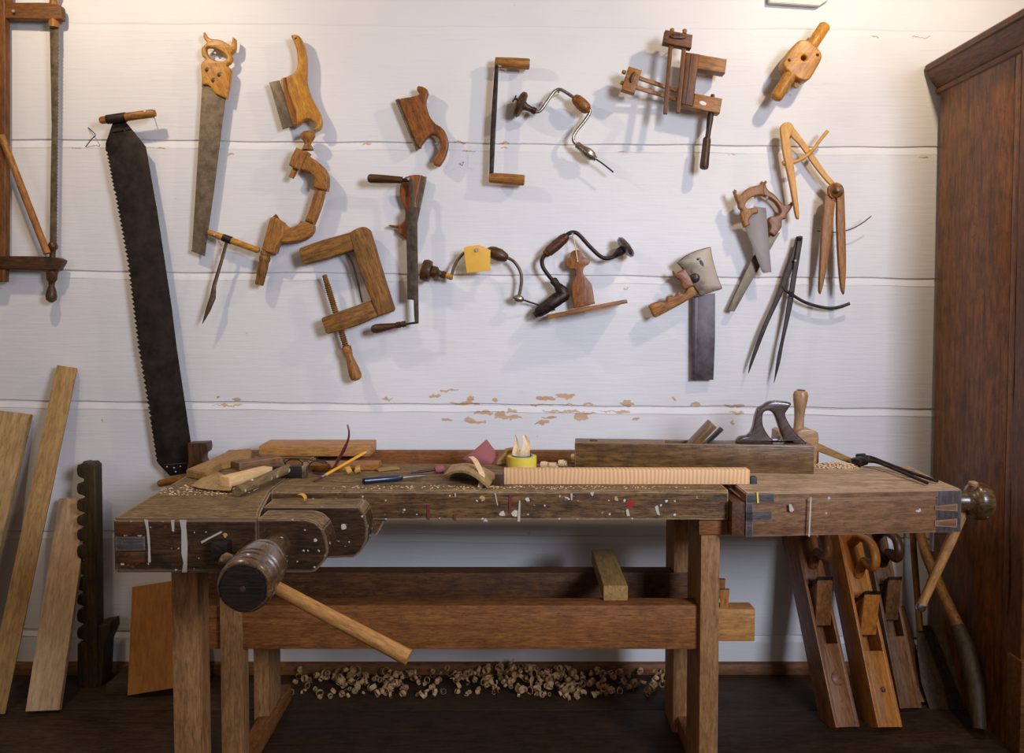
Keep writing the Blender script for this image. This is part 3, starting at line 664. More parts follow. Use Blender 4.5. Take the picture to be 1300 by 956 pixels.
def crosscut():
    r = thing('crosscut_saw', 'very long wide black crosscut saw with peg handles leaning behind the bench', 'saw', W(215, 605, -.02))
    Y = -.05
    left = [(134,182)] + teeth((134,191), (143.5,240), 10, 2.4) + teeth((144,241), (160.6,330.5), 16, 3) + teeth((160.8,331), (174.4,440), 18, 3) + teeth((174.6,441), (189.5,530), 14, 3) + teeth((189.8,531), (198,584), 9, 1.8)
    out = [(158,152.6),(149,151),(143,156)] + left + [(201,589),(216,604.5),(237,601),(242,565),(242,560),(224,440),(218,391),(199.5,268),(194.5,240),(185,186)]
    # travel is downwards, teeth point left
    bm = B(); plate(bm, out, Y, .0022, bev=.0004); fin('blade', bm, 'bladed', r, (0, 0, 1))
    bm = B(); Lp(bm, (127, 153), (197, 143.5), Y - .014, [(0, 3.5), (.03, 4.6), (.5, 5.2), (.95, 5.2), (1, 4)]); fin('upper_handle', bm, 'brown', r)
    bm = B(); Lp(bm, (136, 151.8), (160, 148.6), Y - .014, [(0, 5.7), (1, 6)]); prism(bm, [W(*p, Y - .002) for p in ((144, 154), (158, 152), (166, 164), (142, 168))], (0, -.002, 0)); fin('upper_ferrule', bm, 'iron', r)
    bm = B(); Lp(bm, (201, 614), (262, 603), Y + .002, [(0, 3.4), (.03, 4.6), (.97, 5), (1, 3.5)]); fin('lower_handle', bm, 'brown', r)
    bm = B(); beam(bm, W(208, 590, Y - .003), W(237, 588, Y - .003), .003, .004); fin('rib', bm, 'bronze', r)
    for px, py in ((212, 592.5), (221, 594), (229, 592), (223, 599), (156, 160), (158, 165), (147, 163)): bm = B(); lathe(bm, W(px, py, Y + .001), W(px, py, Y - .003), [(0, .003), (.7, .003), (1, .0015)], 8); fin('rivet', bm, 'nail', r)
crosscut()
nail(184, 141, 'bent nail holding the long crosscut saw\'s upper handle', -.078, 1.6, 12, 9)
bm = B(); Tp(bm, [(112, 162, -.002), (121, 171, -.03), (117, 176, -.02), (109, 186, -.002)], -.02, .55); tag(fin('nail', bm, 'iron'), 'thin bent wire nail left of the crosscut saw\'s handle', 'nail')

def hand_saw():
    r = thing('hand_saw', 'hand saw with polished honey wooden handle and long grey blade', 'saw', W(252, 325, -.02))
    Y = -.032
    bm = B(); plate(bm, [(256.5,100)] + teeth((256,110), (243.2,317), 70, 1.0) + [(243,319),(260,325.5),(272,240),(287,122),(284,100)], Y, .0012, bev=.0002); fin('blade', bm, 'blade', r, (0, 0, 1))
    out = sm([(259,40,1),(262,45),(268,49),(278.5,50),(287,54),(292.5,57.5),(294,52),(295,46.5,1),(298.6,49,1),(298.8,57),(297.5,64),(292.5,68),(294,73),(292,79),(287.5,83),(291,86),(292.8,92),(290,110),(287,125.5,1),(280,122),(273.5,119),(269,114),(266,109.5),(261,107),(256.5,107.5,1),(255.5,95),(254.7,82),(258,77),(260,74),(256.5,71),(255.3,65),(256.5,59.5),(262,54),(259.5,50),(257.5,46)])
    hole = sm([(261.5,60.5),(270,60),(278,63.5),(285,68),(288,73.5),(283,77.5),(275,76.5),(268.5,74),(263,69)])
    bm = B(); plate(bm, out, Y - .011, .023, [hole], bev=.005, bres=3); fin('handle', bm, 'honey', r, gd((262, 50), (290, 110)))
    for px, py in ((263.5, 88.6), (279, 95), (271.5, 102)):
        bm = B(); lathe(bm, W(px, py, Y - .009), W(px, py, Y - .0125), [(0, .0085), (.8, .0085), (1, .007)], 16); fin('handle_screw', bm, 'bronze', r)
hand_saw()
nail(273, 67, 'small nail through the grip of the honey handled hand saw', -.02, 1.4, 1, 3)

def gimlet():
    r = thing('auger', 'small T-handled auger with wooden crossbar, left of the carved wooden brace', 'auger', W(258, 412, -.02))
    Y = -.05
    bm = B(); Lp(bm, (264, 294.5), (329, 318.5), Y, [(0, 2.2), (.03, 3.6), (.3, 4.4), (.6, 4.2), (.97, 4), (1, 2.6)]); fin('handle', bm, 'honey', r)
    bm = B(); Lp(bm, (283, 301.5), (294, 305.5), Y, [(0, 4.8), (1, 5)], seg=16); fin('ferrule', bm, 'iron', r)
    bm = B(); tube(bm, [W(289, 303, Y), W(281, 332, Y), W(272, 362, Y), W(270, 378, Y), W(264, 394, Y), W(257, 411, Y)], [.0055, .0058, .0068, .0105, .0085, .001], 12, .6); fin('shank', bm, 'bronze', r, gd((289, 303), (257, 411)))
gimlet()
nail(272, 298, 'small nail over the crossbar of the T-handled auger', -.063, 1.3, 3, 4)

def groove_saw(name_label, out, blade, strip, mat, Y=-.05, t_=.03, hole=None):
    cx = W(*out[0][:2], Y); r = thing('grooving_saw', name_label, 'saw', W(blade[-1][0], blade[-1][1], -.02))
    bm = B(); plate(bm, sm(out), Y, t_, [hole] if hole else (), bev=.006, bres=3); fin('handle', bm, mat, r, gd(blade[0], blade[-1]))
    bm = B(); plate(bm, blade, Y + t_ * .45, .0016, bev=.0003); fin('blade', bm, 'blade', r, gd(blade[0], blade[-1]))
    if strip:
        bm = B(); plate(bm, strip, Y - .003, .008, bev=.0015); fin('wedge_strip', bm, 'redbrown', r, gd(blade[0], blade[-1]))
    return r
b_l = Ze((210,420))[0]; b_r = Ze((295,718))[0]
groove_saw('honey coloured grooving saw with long curved horn handle at upper left',
    Ze((345,122),(385,120),(412,150),(438,240),(442,330),(440,400),(455,470),(480,530),(528,620),(538,680),(522,715),(492,727),(488,712),(505,695),(480,662),(440,652),(405,675),(380,697,1),(355,690,1),(275,405,1),(290,390,1),(320,383),(370,352),(385,300),(380,220),(360,160)),
    Ze((272,408),(210,420)) [0:1] + teeth(b_l, b_r, 22, -.9)[::1] + Ze((368,695)), Ze((292,396),(312,388),(318,420),(325,470),(375,600),(382,690),(362,690),(340,600),(300,460)), 'honey')
bm = B(); q = Ze((377,145))[0]; lathe(bm, W(q[0], q[1], -.0495), W(q[0], q[1], -.0505), [(0, .0042), (1, .0042)], 12)  # black disc on the solid handle stands in for a shaded hole
hs = fin('hang_hole', bm, 'black', bpy.data.objects['grooving_saw'])
a0 = Zy((455,270))[0]; a1 = Zy((652,748))[0]
groove_saw('short brown grooving saw with hooked horn handle, below the picture\'s top middle',
    Zy((665,140),(710,145),(750,170),(762,205),(745,260),(745,330),(780,430),(830,490),(890,530),(930,590),(950,680),(930,780),(895,850),(860,888),(815,870),(808,830),(850,760),(872,690),(865,640),(840,605),(800,590),(760,615),(705,680),(690,720,1),(655,690,1),(485,262,1),(530,250),(600,240),(665,222),(675,205),(655,170)),
    [Zy((490,258))[0]] + teeth(a0, a1, 20, -.7) + Zy((690,725)), Zy((520,280),(545,270),(590,400),(580,440)), 'redbrown')
nail(Zy((845,675))[0][0], Zy((845,675))[0][1], 'small nail in the hook of the short brown grooving saw', -.02, 1.1, 2, 1)
nail(Zy((1088,855))[0][0], Zy((1088,855))[0][1], 'bare small nail between the grooving saw and the drawshave', -.02, 1.1, -1.5, 5)
groove_saw('brown grooving saw hanging behind the dark drawknife',
    Z3((600,145),(700,122),(806,130,1),(775,260),(730,480),(735,620),(700,760),(650,900),(600,1010,1),(540,960),(480,905),(475,850),(370,825),(360,800),(480,800),(560,740),(575,640),(550,540),(510,430),(500,330),(520,230),(560,170)),
    Z3((808,145),(868,152)) + teeth(Z3((862,200))[0], Z3((735,800))[0], 20, .5) + Z3((700,830)), None, 'redbrown', Y=-.034, t_=.026)

def wooden_brace():
    r = thing('carved_brace', 'large carved wooden brace with round head knob and long curved arm', 'brace', W(332, 362, -.03))
    Y = -.06
    def part(name, pts, y, t_, g0, g1, bev=.006):
        bm = B(); plate(bm, sm(Zf(*pts)), y, t_, bev=bev, bres=3); return fin(name, bm, 'brown' if name != 'grip' else 'brown', r, gd(Zf(g0)[0], Zf(g1)[0]))
    part('head_block', [(378,133,1),(456,165,1),(440,190),(420,235),(398,280,1),(360,262),(330,246,1),(333,235),(350,185)], Y - .005, .05, (380,140), (350,250))
    part('upper_arm', [(440,178,1),(500,215),(548,258),(575,305),(578,350),(572,408,1),(530,400),(484,385,1),(490,350),(484,318),(455,288),(398,270,1),(412,240)], Y, .042, (430,220), (530,380))
    part('grip', [(495,398,1),(556,402,1),(545,470),(515,560),(488,625,1),(428,600,1),(455,530),(478,450)], Y + .003, .036, (520,400), (460,610), .012)
    part('lower_arm', [(402,598,1),(440,608),(488,626,1),(485,660),(462,695),(415,722),(350,735),(285,735,1),(268,720,1),(262,690),(275,600,1),(300,618),(335,640),(372,632),(396,612)], Y, .042, (470,640), (290,680))
    part('pad', [(212,580,1),(240,572),(265,590),(290,605,1),(300,640),(298,700),(278,728),(255,760),(243,805,1),(200,800),(160,782,1),(170,730),(190,660)], Y - .004, .05, (250,590), (200,790))
    bm = B(); Lp(bm, Zf((452,120))[0], Zf((452,30))[0], Y + .015, [(-.35, 7.5), (-.1, 5.6), (.05, 4.2), (.2, 4.8), (.4, 7.8), (.6, 9.2), (.78, 8.8), (.92, 6), (1, 2)])
    kb = fin('head_knob', bm, 'brown', r)
    bm = B(); tube(bm, [W(*Zf((378,262))[0], Y + .02), W(*Zf((347,328))[0], Y + .02)], .0095, 12); fin('pin', bm, 'brown', r)
    bm = B(); lathe(bm, W(*Zf((240,585))[0], Y + .02), W(*Zf((262,570))[0], Y + .02), [(0, .008), (.9, .01), (1, .006)], 12); fin('pin', bm, 'sawframe', r)
    bm = B(); Lp(bm, Zf((190,795))[0], (329, 362), Y + .02, [(0, 7), (.06, 7.4), (.12, 6), (.17, 7.4), (.25, 7.2), (.3, 6.2), (.5, 6.6), (.97, 5.6), (1, 4.8)], seg=8); fin('bit_holder', bm, 'oldbrown', r)
wooden_brace()

def screw_clamp():
    r = thing('wooden_clamp', 'wooden C-shaped clamp with threaded wooden screw, below the carved brace', 'clamp', W(446, 483, -.03))
    Y = -.075; T = .05
    bm = B(); plate(bm, sm(Zg((84,162,1),(92,150,1),(220,105),(378,62,1),(388,160,1),(250,205),(118,240,1),(104,232,1))), Y + .003, T - .006, bev=.004); fin('upper_arm', bm, 'oldbrown', r, gd(Zg((84,200))[0], Zg((380,110))[0]))
    bm = B(); plate(bm, sm(Zg((362,66,1),(400,44),(440,34),(465,44),(480,75),(520,210),(560,340),(608,488,1),(600,502,1),(520,528,1),(470,410),(420,280),(385,165,1))), Y, T, bev=.006); fin('spine', bm, 'oldbrown', r, gd(Zg((410,50))[0], Zg((570,510))[0]))
    bm = B(); plate(bm, sm(Zg((208,545,1),(215,535,1),(340,490),(480,441,1),(522,527,1),(400,580),(245,625,1),(232,618,1))), Y + .003, T - .006, bev=.004); fin('lower_arm', bm, 'oldbrown', r, gd(Zg((208,580))[0], Zg((500,480))[0]))
    a = Zg((225,300))[0]; b_ = Zg((345,700))[0]; n = 34; prof = [(0, 2.8), (.02, 3.3)]
    for i in range(n): t0 = .05 + .94 * i / n; prof += [(t0, 2.9), (t0 + .014, 4.6 if i > 3 else 3.6 + i * .25)]
    prof.append((1, 3.5)); bm = B(); Lp(bm, a, b_, Y + .025, prof, seg=20); fin('screw', bm, 'oldbrown', r)
    bm = B(); Lp(bm, Zg((345,695))[0], Zg((406,882))[0], Y + .025, [(0, 5.6), (.03, 6.2), (.16, 6), (.2, 5.2), (.24, 5.2), (.3, 4.6), (.45, 5.6), (.7, 7.4), (.85, 7.8), (.95, 6.6), (1, 3)]); fin('screw_handle', bm, 'brown', r)
    bm = B(); Tp(bm, Zg((342,172),(378,230),(402,310),(420,385),(434,452)), Y + .025, 1.2); fin('tension_rod', bm, 'iron', r)
screw_clamp()

def drawknife_hanging():
    r = thing('drawknife', 'dark drawknife with two handles pointing left, hanging beside the C clamp', 'drawknife', W(525, 412, -.05))
    Y = -.066
    bm = B(); plate(bm, sm([(513,226,1),(519,225),(524,229),(525,240,1),(525.5,262,1),(530,264,1),(530,300),(531.5,400,1),(531.5,410,1),(526.5,410,1),(525.5,396),(525,381,1),(517,380,1),(516.5,330),(514.5,268,1),(521,262,1),(520,240),(516,232)]), Y, .006, bev=.0012); fin('blade', bm, 'oldsteel', r, (0, 0, 1))
    bm = B(); Tp(bm, [(531, 409.5), (522, 410.5), (513, 412)], Y + .003, 1.4); fin('tang', bm, 'iron', r); bm = B(); Tp(bm, [(519, 229), (514, 229), (508, 228)], Y + .003, 2.2); fin('tang', bm, 'iron', r)
    bm = B(); Lp(bm, (466.5, 226.5), (511, 228.5), Y + .003, [(0, 2), (.03, 4.6), (.1, 5.8), (.5, 5.3), (.92, 4.4), (1, 4)]); fin('handle', bm, 'darkwood', r)
    bm = B(); Lp(bm, (471, 418.5), (515.5, 411), Y + .003, [(0, 2), (.04, 4.6), (.15, 6), (.3, 5.6), (.6, 3.8), (.72, 3.2), (.73, 4), (.84, 4.2), (.85, 3.2), (.9, 4), (1, 3.6)]); fin('handle', bm, 'darkwood', r)
drawknife_hanging()
nail(518.5, 227, 'bright nail holding the dark drawknife', -.075, 1.5, 2, 5)

def drawshave():
    r = thing('scorp_knife', 'U-shaped drawshave with two straight brown handles pointing right', 'drawknife', W(625, 235, -.04))
    Y = -.05
    bm = B(); plate(bm, sm([(628.5,78,1),(633,79,1),(631.5,120),(629,170),(626.5,222,1),(621,222,1),(622.5,170),(625.5,120)]), Y, .02, bev=.001); fin('blade', bm, 'iron', r, (0, 0, 1))
    bm = B(); Lp(bm, (628.5, 79), (672.5, 81.5), Y + .01, [(0, 5.4), (.02, 6.2), (.5, 6.8), (.97, 6.8), (1, 5.8)]); fin('handle', bm, 'brown', r)
    bm = B(); Lp(bm, (621, 225.5), (666, 229), Y + .01, [(0, 5.4), (.02, 6.2), (.5, 6.8), (.97, 6.8), (1, 5.6)]); fin('handle', bm, 'brown', r)
drawshave()
nail(634.5, 83, 'bright nail under the upper handle of the U-shaped drawshave', -.05, 1.8, 0, 5)

def metal_brace():
    r = thing('bit_brace', 'metal crank brace with thin bit pointing down right, top middle of the wall', 'brace', W(755, 205, -.03))
    Y = -.05; z = lambda *p: Zh(*p)
    bm = B(); Lp(bm, z((372,398))[0], z((500,456))[0], Y, [(0, 4), (.06, 12), (.14, 16), (.3, 16.4), (.38, 14), (.42, 6), (.55, 4.2), (.8, 3.6), (.82, 4.4), (1, 4)]); fin('head', bm, 'darkwood', r)
    bm = B(); Lp(bm, z((478,447))[0], z((500,457))[0], Y, [(0, 3.6), (.3, 4.6), (.5, 3.4), (.7, 4.6), (1, 3.4)]); fin('collar', bm, 'iron', r)
    bm = B(); Tp(bm, z((490,460),(520,455),(545,430),(600,350),(628,322),(655,318),(690,335),(745,372)), Y, 2.2); Tp(bm, z((838,440),(838,470),(800,525),(752,585),(737,620),(742,650),(765,672)), Y, 2.2); fin('crank', bm, 'steel', r)
    bm = B(); Lp(bm, z((738,362))[0], z((835,455))[0], Y, [(0, 2.8), (.05, 5), (.2, 6.8), (.5, 7.8), (.8, 7.4), (.95, 5.2), (1, 3)]); fin('grip', bm, 'redbrown', r)
    bm = B(); Lp(bm, z((755,662))[0], z((880,758))[0], Y, [(0, 3), (.04, 4.4), (.3, 4.4), (.34, 5.2), (.55, 6.8), (.8, 6.2), (.9, 3.8), (1, 3)]); fin('chuck', bm, 'steel', r)
    bm = B(); Tp(bm, z((878,756),(930,792),(990,840)), Y, 1.0); fin('bit', bm, 'iron', r)
metal_brace()
nail(709, 117, 'small nail under the bend of the metal crank brace', -.03, 1.2, 0, 3)
bm = B(); p = W(652, 128, -.06); Tp(bm, Zh((352,395,-.07),(365,375,-.075),(374,355,-.07)), -.07, .9); Tp(bm, Zh((365,376,-.075),(385,378,-.045)), -.06, 1.2); tag(fin('wing_nut', bm, 'iron'), 'tiny dark wing screw at the head of the top metal brace', 'screw')

def tag_brace():
    r = thing('hand_brace', 'old bent brace with turned head, half covered by a yellow tag', 'brace', W(656, 380, -.03))
    Y = -.045; z = Zi
    bm = B(); Lp(bm, z((64,312))[0], z((120,326))[0], Y, [(0, 9), (.1, 13), (.5, 14.4), (.9, 13), (1, 8)]); fin('head', bm, 'darkwood', r)
    bm = B(); Lp(bm, z((112,322))[0], z((200,346))[0], Y, [(0, 4), (.12, 8), (.4, 8), (.55, 4.6), (.7, 3.8), (.74, 5), (.95, 5), (1, 4)]); fin('neck', bm, 'darkwood', r)
    bm = B(); Lp(bm, z((196,344))[0], z((234,356))[0], Y, [(0, 3.6), (1, 3.8)]); fin('ferrule', bm, 'honey', r)
    bm = B(); Tp(bm, z((228,370),(232,340),(248,290),(272,250),(310,215),(370,198),(435,205)), Y, 1.9); Tp(bm, z((535,246),(575,270),(608,320),(616,370),(610,420),(600,468)), Y, 2.0); fin('crank', bm, 'bronze', r)
    bm = B(); Lp(bm, z((425,205))[0], z((540,252))[0], Y, [(0, 3), (.1, 6), (.3, 8), (.6, 8.4), (.85, 6.2), (.95, 5), (1, 3)]); fin('grip', bm, 'darkwood', r)
    bm = B(); Lp(bm, z((578,468))[0], z((628,480))[0], Y, [(0, 3.5), (.1, 4.6), (.5, 4.8), (.8, 4), (1, 2)]); Lp(bm, z((570,464))[0], z((584,468))[0], Y - .006, [(0, 2.2), (1, 2.2)]); fin('chuck', bm, 'steel', r)
    bm = B(); Tp(bm, [z((625,480))[0] + (-.04,), z((700,505))[0] + (-.022,), z((800,536))[0] + (-.012,)], Y, 1.1); fin('bit', bm, 'iron', r)
    bm = B(); Y2 = -.078; pts = z((298,192),(325,184),(380,178),(400,184),(445,206),(443,320),(380,326),(315,331),(305,260))
    plate(bm, pts, Y2, .0012, bev=.0003)
    o = fin('hang_tag', bm, 'yellowp', r, (0, 0, 1)); o['label'] = 'yellow rectangular tag'
tag_brace()
nail(*Zi((370,206))[0], 'nail head in the middle of the yellow tag', -.083, 2.2, 1, 1)

def iron_brace():
    r = thing('iron_brace', 'black iron brace with round head at its upper right end', 'brace', W(685, 402, -.03))
    Y = -.05; z = Zi
    bm = B(); Tp(bm, z((850,138),(875,115),(905,108),(935,125),(990,185),(1045,237),(1085,252),(1120,243),(1150,222)), Y, 2.6); Tp(bm, z((752,222),(730,255),(732,295),(760,340),(792,378)), Y, 2.6); fin('crank', bm, 'iron', r)
    bm = B(); Lp(bm, z((868,126))[0], z((744,232))[0], Y, [(0, 4.2), (.08, 5.6), (.12, 5.6), (.14, 6.4), (.5, 7), (.85, 6.4), (.88, 5.2), (.97, 5), (1, 4)]); fin('grip', bm, 'darkwood', r)
    bm = B(); Lp(bm, z((785,365))[0], z((855,455))[0], Y, [(0, 3.5), (.1, 5.2), (.4, 4.6), (.5, 6), (.8, 8), (1, 6.5)]); Lp(bm, z((872,440))[0], z((815,475))[0], Y, [(0, 5), (.3, 8), (1, 8)]); fin('elbow', bm, 'iron', r)
    bm = B(); Lp(bm, z((825,465))[0], z((692,562))[0], Y, [(0, 7.5), (.08, 8.8), (.4, 8.2), (.7, 7.6), (.9, 6.2), (1, 3.5)]); Lp(bm, z((700,556))[0], z((686,566))[0], Y, [(0, 4.6), (1, 4)]); fin('chuck', bm, 'iron', r)
    bm = B(); Lp(bm, z((1125,240))[0], z((1180,197))[0], Y, [(0, 3.2), (.3, 4.2), (.6, 6), (1, 5)]); fin('neck', bm, 'iron', r)
    bm = B(); Lp(bm, z((1172,203))[0], z((1206,177))[0], Y, [(0, 9), (.2, 14), (.55, 15.5), (.85, 13.5), (1, 7)]); Lp(bm, z((1204,178))[0], z((1209,174))[0], Y, [(0, 5), (1, 3)]); fin('head', bm, 'tote', r)
iron_brace()
nail(727, 297, 'small nail holding the black iron brace', -.06, 1.2, 1, 3)

def ornament():
    r = thing('wooden_cutout', 'small cut-out wooden bottle shape on a tilted base board, hanging by a string', 'bracket', W(742, 398, -.04))
    Y = -.045; z = Zi
    bm = B(); plate(bm, sm(z((905,207),(922,204),(940,212),(958,242),(985,252,1),(992,270),(985,285,1),(962,300),(955,330),(968,352),(1003,396,1),(1012,450),(1020,502,1),(905,525,1),(896,470),(890,402,1),(905,370),(916,345),(912,312),(898,310),(880,308),(862,288),(858,268),(868,255),(886,242),(890,218))), Y, .022, bev=.002); fin('upright', bm, 'redbrown', r, (0, 0, 1))
    p = W(*z((757,572))[0], Y); q = W(*z((1184,488))[0], Y); d = (q - p); n = Vector((-d.z, 0, d.x)).normalized()
    bm = B(); c = (p + q) / 2; box(bm, c + Vector((0, -.02, 0)), (d.length, .085, .0125), frame_of(d, (-d.z, 0, d.x)), .002); fin('base_board', bm, 'brown', r, d)
    bm = B(); Tp(bm, [z((900,120))[0] + (-.05,), z((912,190))[0] + (-.052,), z((924,262))[0] + (-.052,)], Y, .7, seg=8); lathe(bm, W(*z((924,266))[0], -.052), W(*z((924,266))[0], -.042), [(0, .003), (1, .003)], 8); fin('string', bm, 'string', r)
ornament()

def marking_gauges():
    def gauge(label, block, prongs, pegs, wedge, Y, Yb, T, mat):
        r = thing('marking_gauge', label, 'gauge', W(*block[2], Y))
        bm = B(); plate(bm, block, Y - .004, T, bev=.003); fin('fence', bm, mat, r, gd(block[0], block[1]))
        for (a, b_, ww) in prongs:
            A = W(*a, Y + .012); Bq = W(*b_, Yb + .012); bm = B(); beam(bm, A, Bq, ww, .012, bev=.0015); fin('stem', bm, mat, r, Bq - A)
        for (a, b_) in pegs:
            bm = B(); lathe(bm, W(*a, Y + .012), W(*b_, Y + .012), [(0, .007), (.8, .0075), (1, .005)], 10); fin('peg', bm, 'brown', r)
        bm = B(); plate(bm, wedge, Y - .010, .008, bev=.002); fin('wedge', bm, 'darkwood', r, gd(wedge[0], wedge[-2]))
        return r
    z = Zj
    gauge('brown marking gauge with two long upright stems, in front of the clamp', z((305,112),(445,138),(438,208),(293,180)), [(*z((332,172),(303,548)), .013), (*z((402,182),(368,542)), .013)],
          [z((338,128),(338,106)), z((402,132),(404,110))], sm(z((328,142),(345,132),(375,130),(405,142),(412,150),(395,158),(350,156),(332,150))), -.10, -.125, .035, 'sawframe')
    gauge('brown marking gauge lying sideways, its stems running right to the clamp', z((116,300),(183,322),(145,441),(78,420)), [(*z((168,362),(372,430)), .012), (*z((152,410),(364,474)), .012)],
          [z((100,335),(80,328)), z((92,392),(72,384))], sm(z((120,372),(122,355),(142,328),(150,335),(145,350),(130,385))), -.085, -.055, .035, 'brown')
    r = thing('wooden_frame_clamp', 'brown wooden clamp with two jaws and a hanging screw handle, upper right', 'clamp', W(893, 215, -.05))
    Y = -.085
    bm = B(); plate(bm, z((410,228),(480,238),(462,380),(446,508),(384,496),(398,360)), Y, .05, bev=.003)
    fin('spine', bm, 'sawframe', r, gd(*z((440,230),(415,500))))
    bm = B(); plate(bm, z((436,236),(442,236),(414,500),(408,500)), Y - .0015, .004, bev=.0005); fin('inlay_line', bm, 'darkwood', r, (0, 0, 1))
    bm = B(); plate(bm, z((468,238),(622,264),(612,338),(466,312)), Y + .004, .045, bev=.003); fin('upper_jaw', bm, 'brown', r, gd(*z((470,270),(620,300))))
    bm = B(); plate(bm, z((455,440),(598,468),(585,544),(388,506),(392,494),(446,505)), Y + .004, .045, bev=.003); fin('lower_jaw', bm, 'brown', r, gd(*z((450,480),(590,510))))
    bm = B(); plate(bm, sm(z((478,486),(495,480),(515,492),(510,502),(490,500))), Y + .003, .003, bev=.0005); o = fin('paint_mark', bm, 'whitep', r)
    bm = B(); Lp(bm, z((548,446))[0], z((540,535))[0], Y + .026, [(0, 2), (.06, 2.6), (1, 2.8)]); Lp(bm, z((540,530))[0], z((520,680))[0], Y + .026, [(0, 3.6), (.3, 4), (.7, 3.2), (1, 3.2)]); fin('screw', bm, 'darkwood', r)
    bm = B(); Lp(bm, z((519,668))[0], z((502,834))[0], Y + .026, [(0, 3.8), (.04, 4.8), (.1, 5.2), (.6, 5.4), (.9, 5.8), (.97, 5), (1, 2.5)], seg=10); fin('screw_handle', bm, 'darkwood', r)
marking_gauges()
nail(*Zj((362,186))[0], 'bright nail just under the upright marking gauge\'s fence', -.07, 1.5, -2, 4)

def round_tool():
    r = thing('spoke_pointer', 'honey coloured wooden tool with round-cornered body and two dowel handles', 'hand tool', W(985, 128, -.04))
    Y = -.095; z = Zj
    bm = B(); hole = [(z((1018,257))[0][0] + 3.2 * math.cos(a), z((1018,257))[0][1] + 3.2 * math.sin(a)) for a in [k * math.pi / 6 for k in range(12)]]
    plate(bm, sm(z((988,172),(1015,163),(1045,168),(1075,190),(1102,218),(1112,242),(1108,268),(1085,310),(1055,360),(1030,374),(1000,370),(960,345),(925,315),(913,290),(918,265),(945,222))), Y, .06, [hole], bev=.007, bres=3); fin('body', bm, 'honey', r, gd(*z((950,350),(1080,180))))
    bm = B(); Lp(bm, z((1055,200))[0], z((1132,84))[0], Y + .03, [(0, 7.6), (.9, 7.4), (.97, 5.8), (1, 3)]); fin('handle', bm, 'honey', r)
    bm = B(); Lp(bm, z((950,345))[0], z((868,472))[0], Y + .02, [(0, 8.2), (.88, 8), (.96, 6.8), (1, 4.5)]); fin('handle', bm, 'honey', r)
    for p in ((1088, 243), (942, 270)):
        q = z(p)[0]; bm = B(); lathe(bm, W(*q, Y + .002), W(*q, Y - .002), [(0, .0055), (.7, .0055), (1, .004)], 12); fin('rivet', bm, 'bronze', r)
    bm = B(); q = z((1018,257))[0]; lathe(bm, W(*q, Y + .05), W(*q, Y + .04), [(0, .009), (1, .009)], 12); fin('bore', bm, 'black', r)  # black disc set inside to paint the hole's depth dark
    bm = B(); plate(bm, sm(z((968,372),(975,360),(985,372),(998,378),(990,412),(970,408))), Y + .03, .008, bev=.002); fin('thumb_screw', bm, 'honeylt', r)
round_tool()

def compass():
    r = thing('wooden_compass', 'pale wooden compass with one arc arm, open legs, at upper right', 'compass', W(1012, 275, -.03))
    z = Zk; Y = -.062
    bm = B(); plate(bm, sm(z((486,135),(492,100),(515,80),(545,80),(565,95),(578,122,1),(560,150),(545,185,1),(560,280),(575,380),(595,540),(611,690,1),(606,722),(600,734),(590,718,1),(578,660),(545,480),(520,370),(500,260))), Y, .017, bev=.003); fin('leg', bm, 'honeylt', r, gd(*z((520,120),(600,700))))
    bm = B(); plate(bm, sm(z((562,120),(580,125),(620,175),(700,285),(745,350),(800,430),(856,492,1),(828,512,1),(770,450),(700,360),(655,290),(600,220),(555,172))), Y + .017, .012, bev=.003); fin('leg', bm, 'honeylt', r, gd(*z((570,130),(850,500))))
    bm = B(); Tp(bm, [p + (Y + .01,) for p in z((498,358),(520,360),(570,350),(625,328),(665,300),(705,262),(750,200),(800,140))], Y, 2.2); fin('arc_arm', bm, 'honeylt', r)
    bm = B(); lathe(bm, W(*z((516,352))[0], Y + .012), W(*z((500,360))[0], Y + .012), [(0, .008), (1, .009)], 8); fin('arc_knob', bm, 'honey', r)
    bm = B(); lathe(bm, W(*z((600,700))[0], Y + .009), W(*z((604,736))[0], Y + .009), [(0, .004), (1, .001)], 8); fin('steel_point', bm, 'iron', r)
compass()
nail(1004, 173, 'dark nail at the hinge of the pale wooden compass', -.03, 1.6, 1, 0)

def dark_dividers():
    r = thing('wooden_dividers', 'closed dark brown wooden dividers with pointed legs hanging from a round hinge', 'dividers', W(1057, 372, -.03))
    z = Zk; Y = -.068
    bm = B(); plate(bm, sm([(1047.5,247,1),(1060,252),(1061,256,1),(1057.5,285),(1052.5,325),(1045.5,362),(1042,373.5,1),(1040,366),(1042,325),(1044.5,280)]), Y + .004, .016, bev=.003); fin('leg', bm, 'brown', r, (0, 0, 1))
    bm = B(); plate(bm, sm([(1052,238),(1056,233.5),(1061,231.5),(1067,233),(1071,238),(1072.5,250),(1074,300),(1074.5,340),(1073,368),(1071.5,374,1),(1068,364),(1064.5,325),(1062.8,280),(1062.5,253),(1057,252),(1052.5,247)]), Y - .002, .016, bev=.003); fin('leg', bm, 'brown', r, (0, 0, 1))
    bm = B(); q = z((857,542))[0]; lathe(bm, W(*q, Y), W(*q, Y - .010), [(0, .024), (.6, .024), (1, .018)], 20); fin('hinge_disc', bm, 'redbrown', r, (0, 0, 1))
    bm = B(); lathe(bm, W(*q, Y - .008), W(*q, Y - .014), [(0, .0115), (.6, .011), (1, .006)], 12); fin('hinge_bolt', bm, 'bronze', r)
    bm = B(); Tp(bm, [(1037, 293, -.03), (1060, 295, -.035), (1080, 291, -.04), (1095, 283, -.045), (1106, 274.5, -.05)], Y, .65, seg=8); fin('arc_wire', bm, 'iron', r)
dark_dividers()

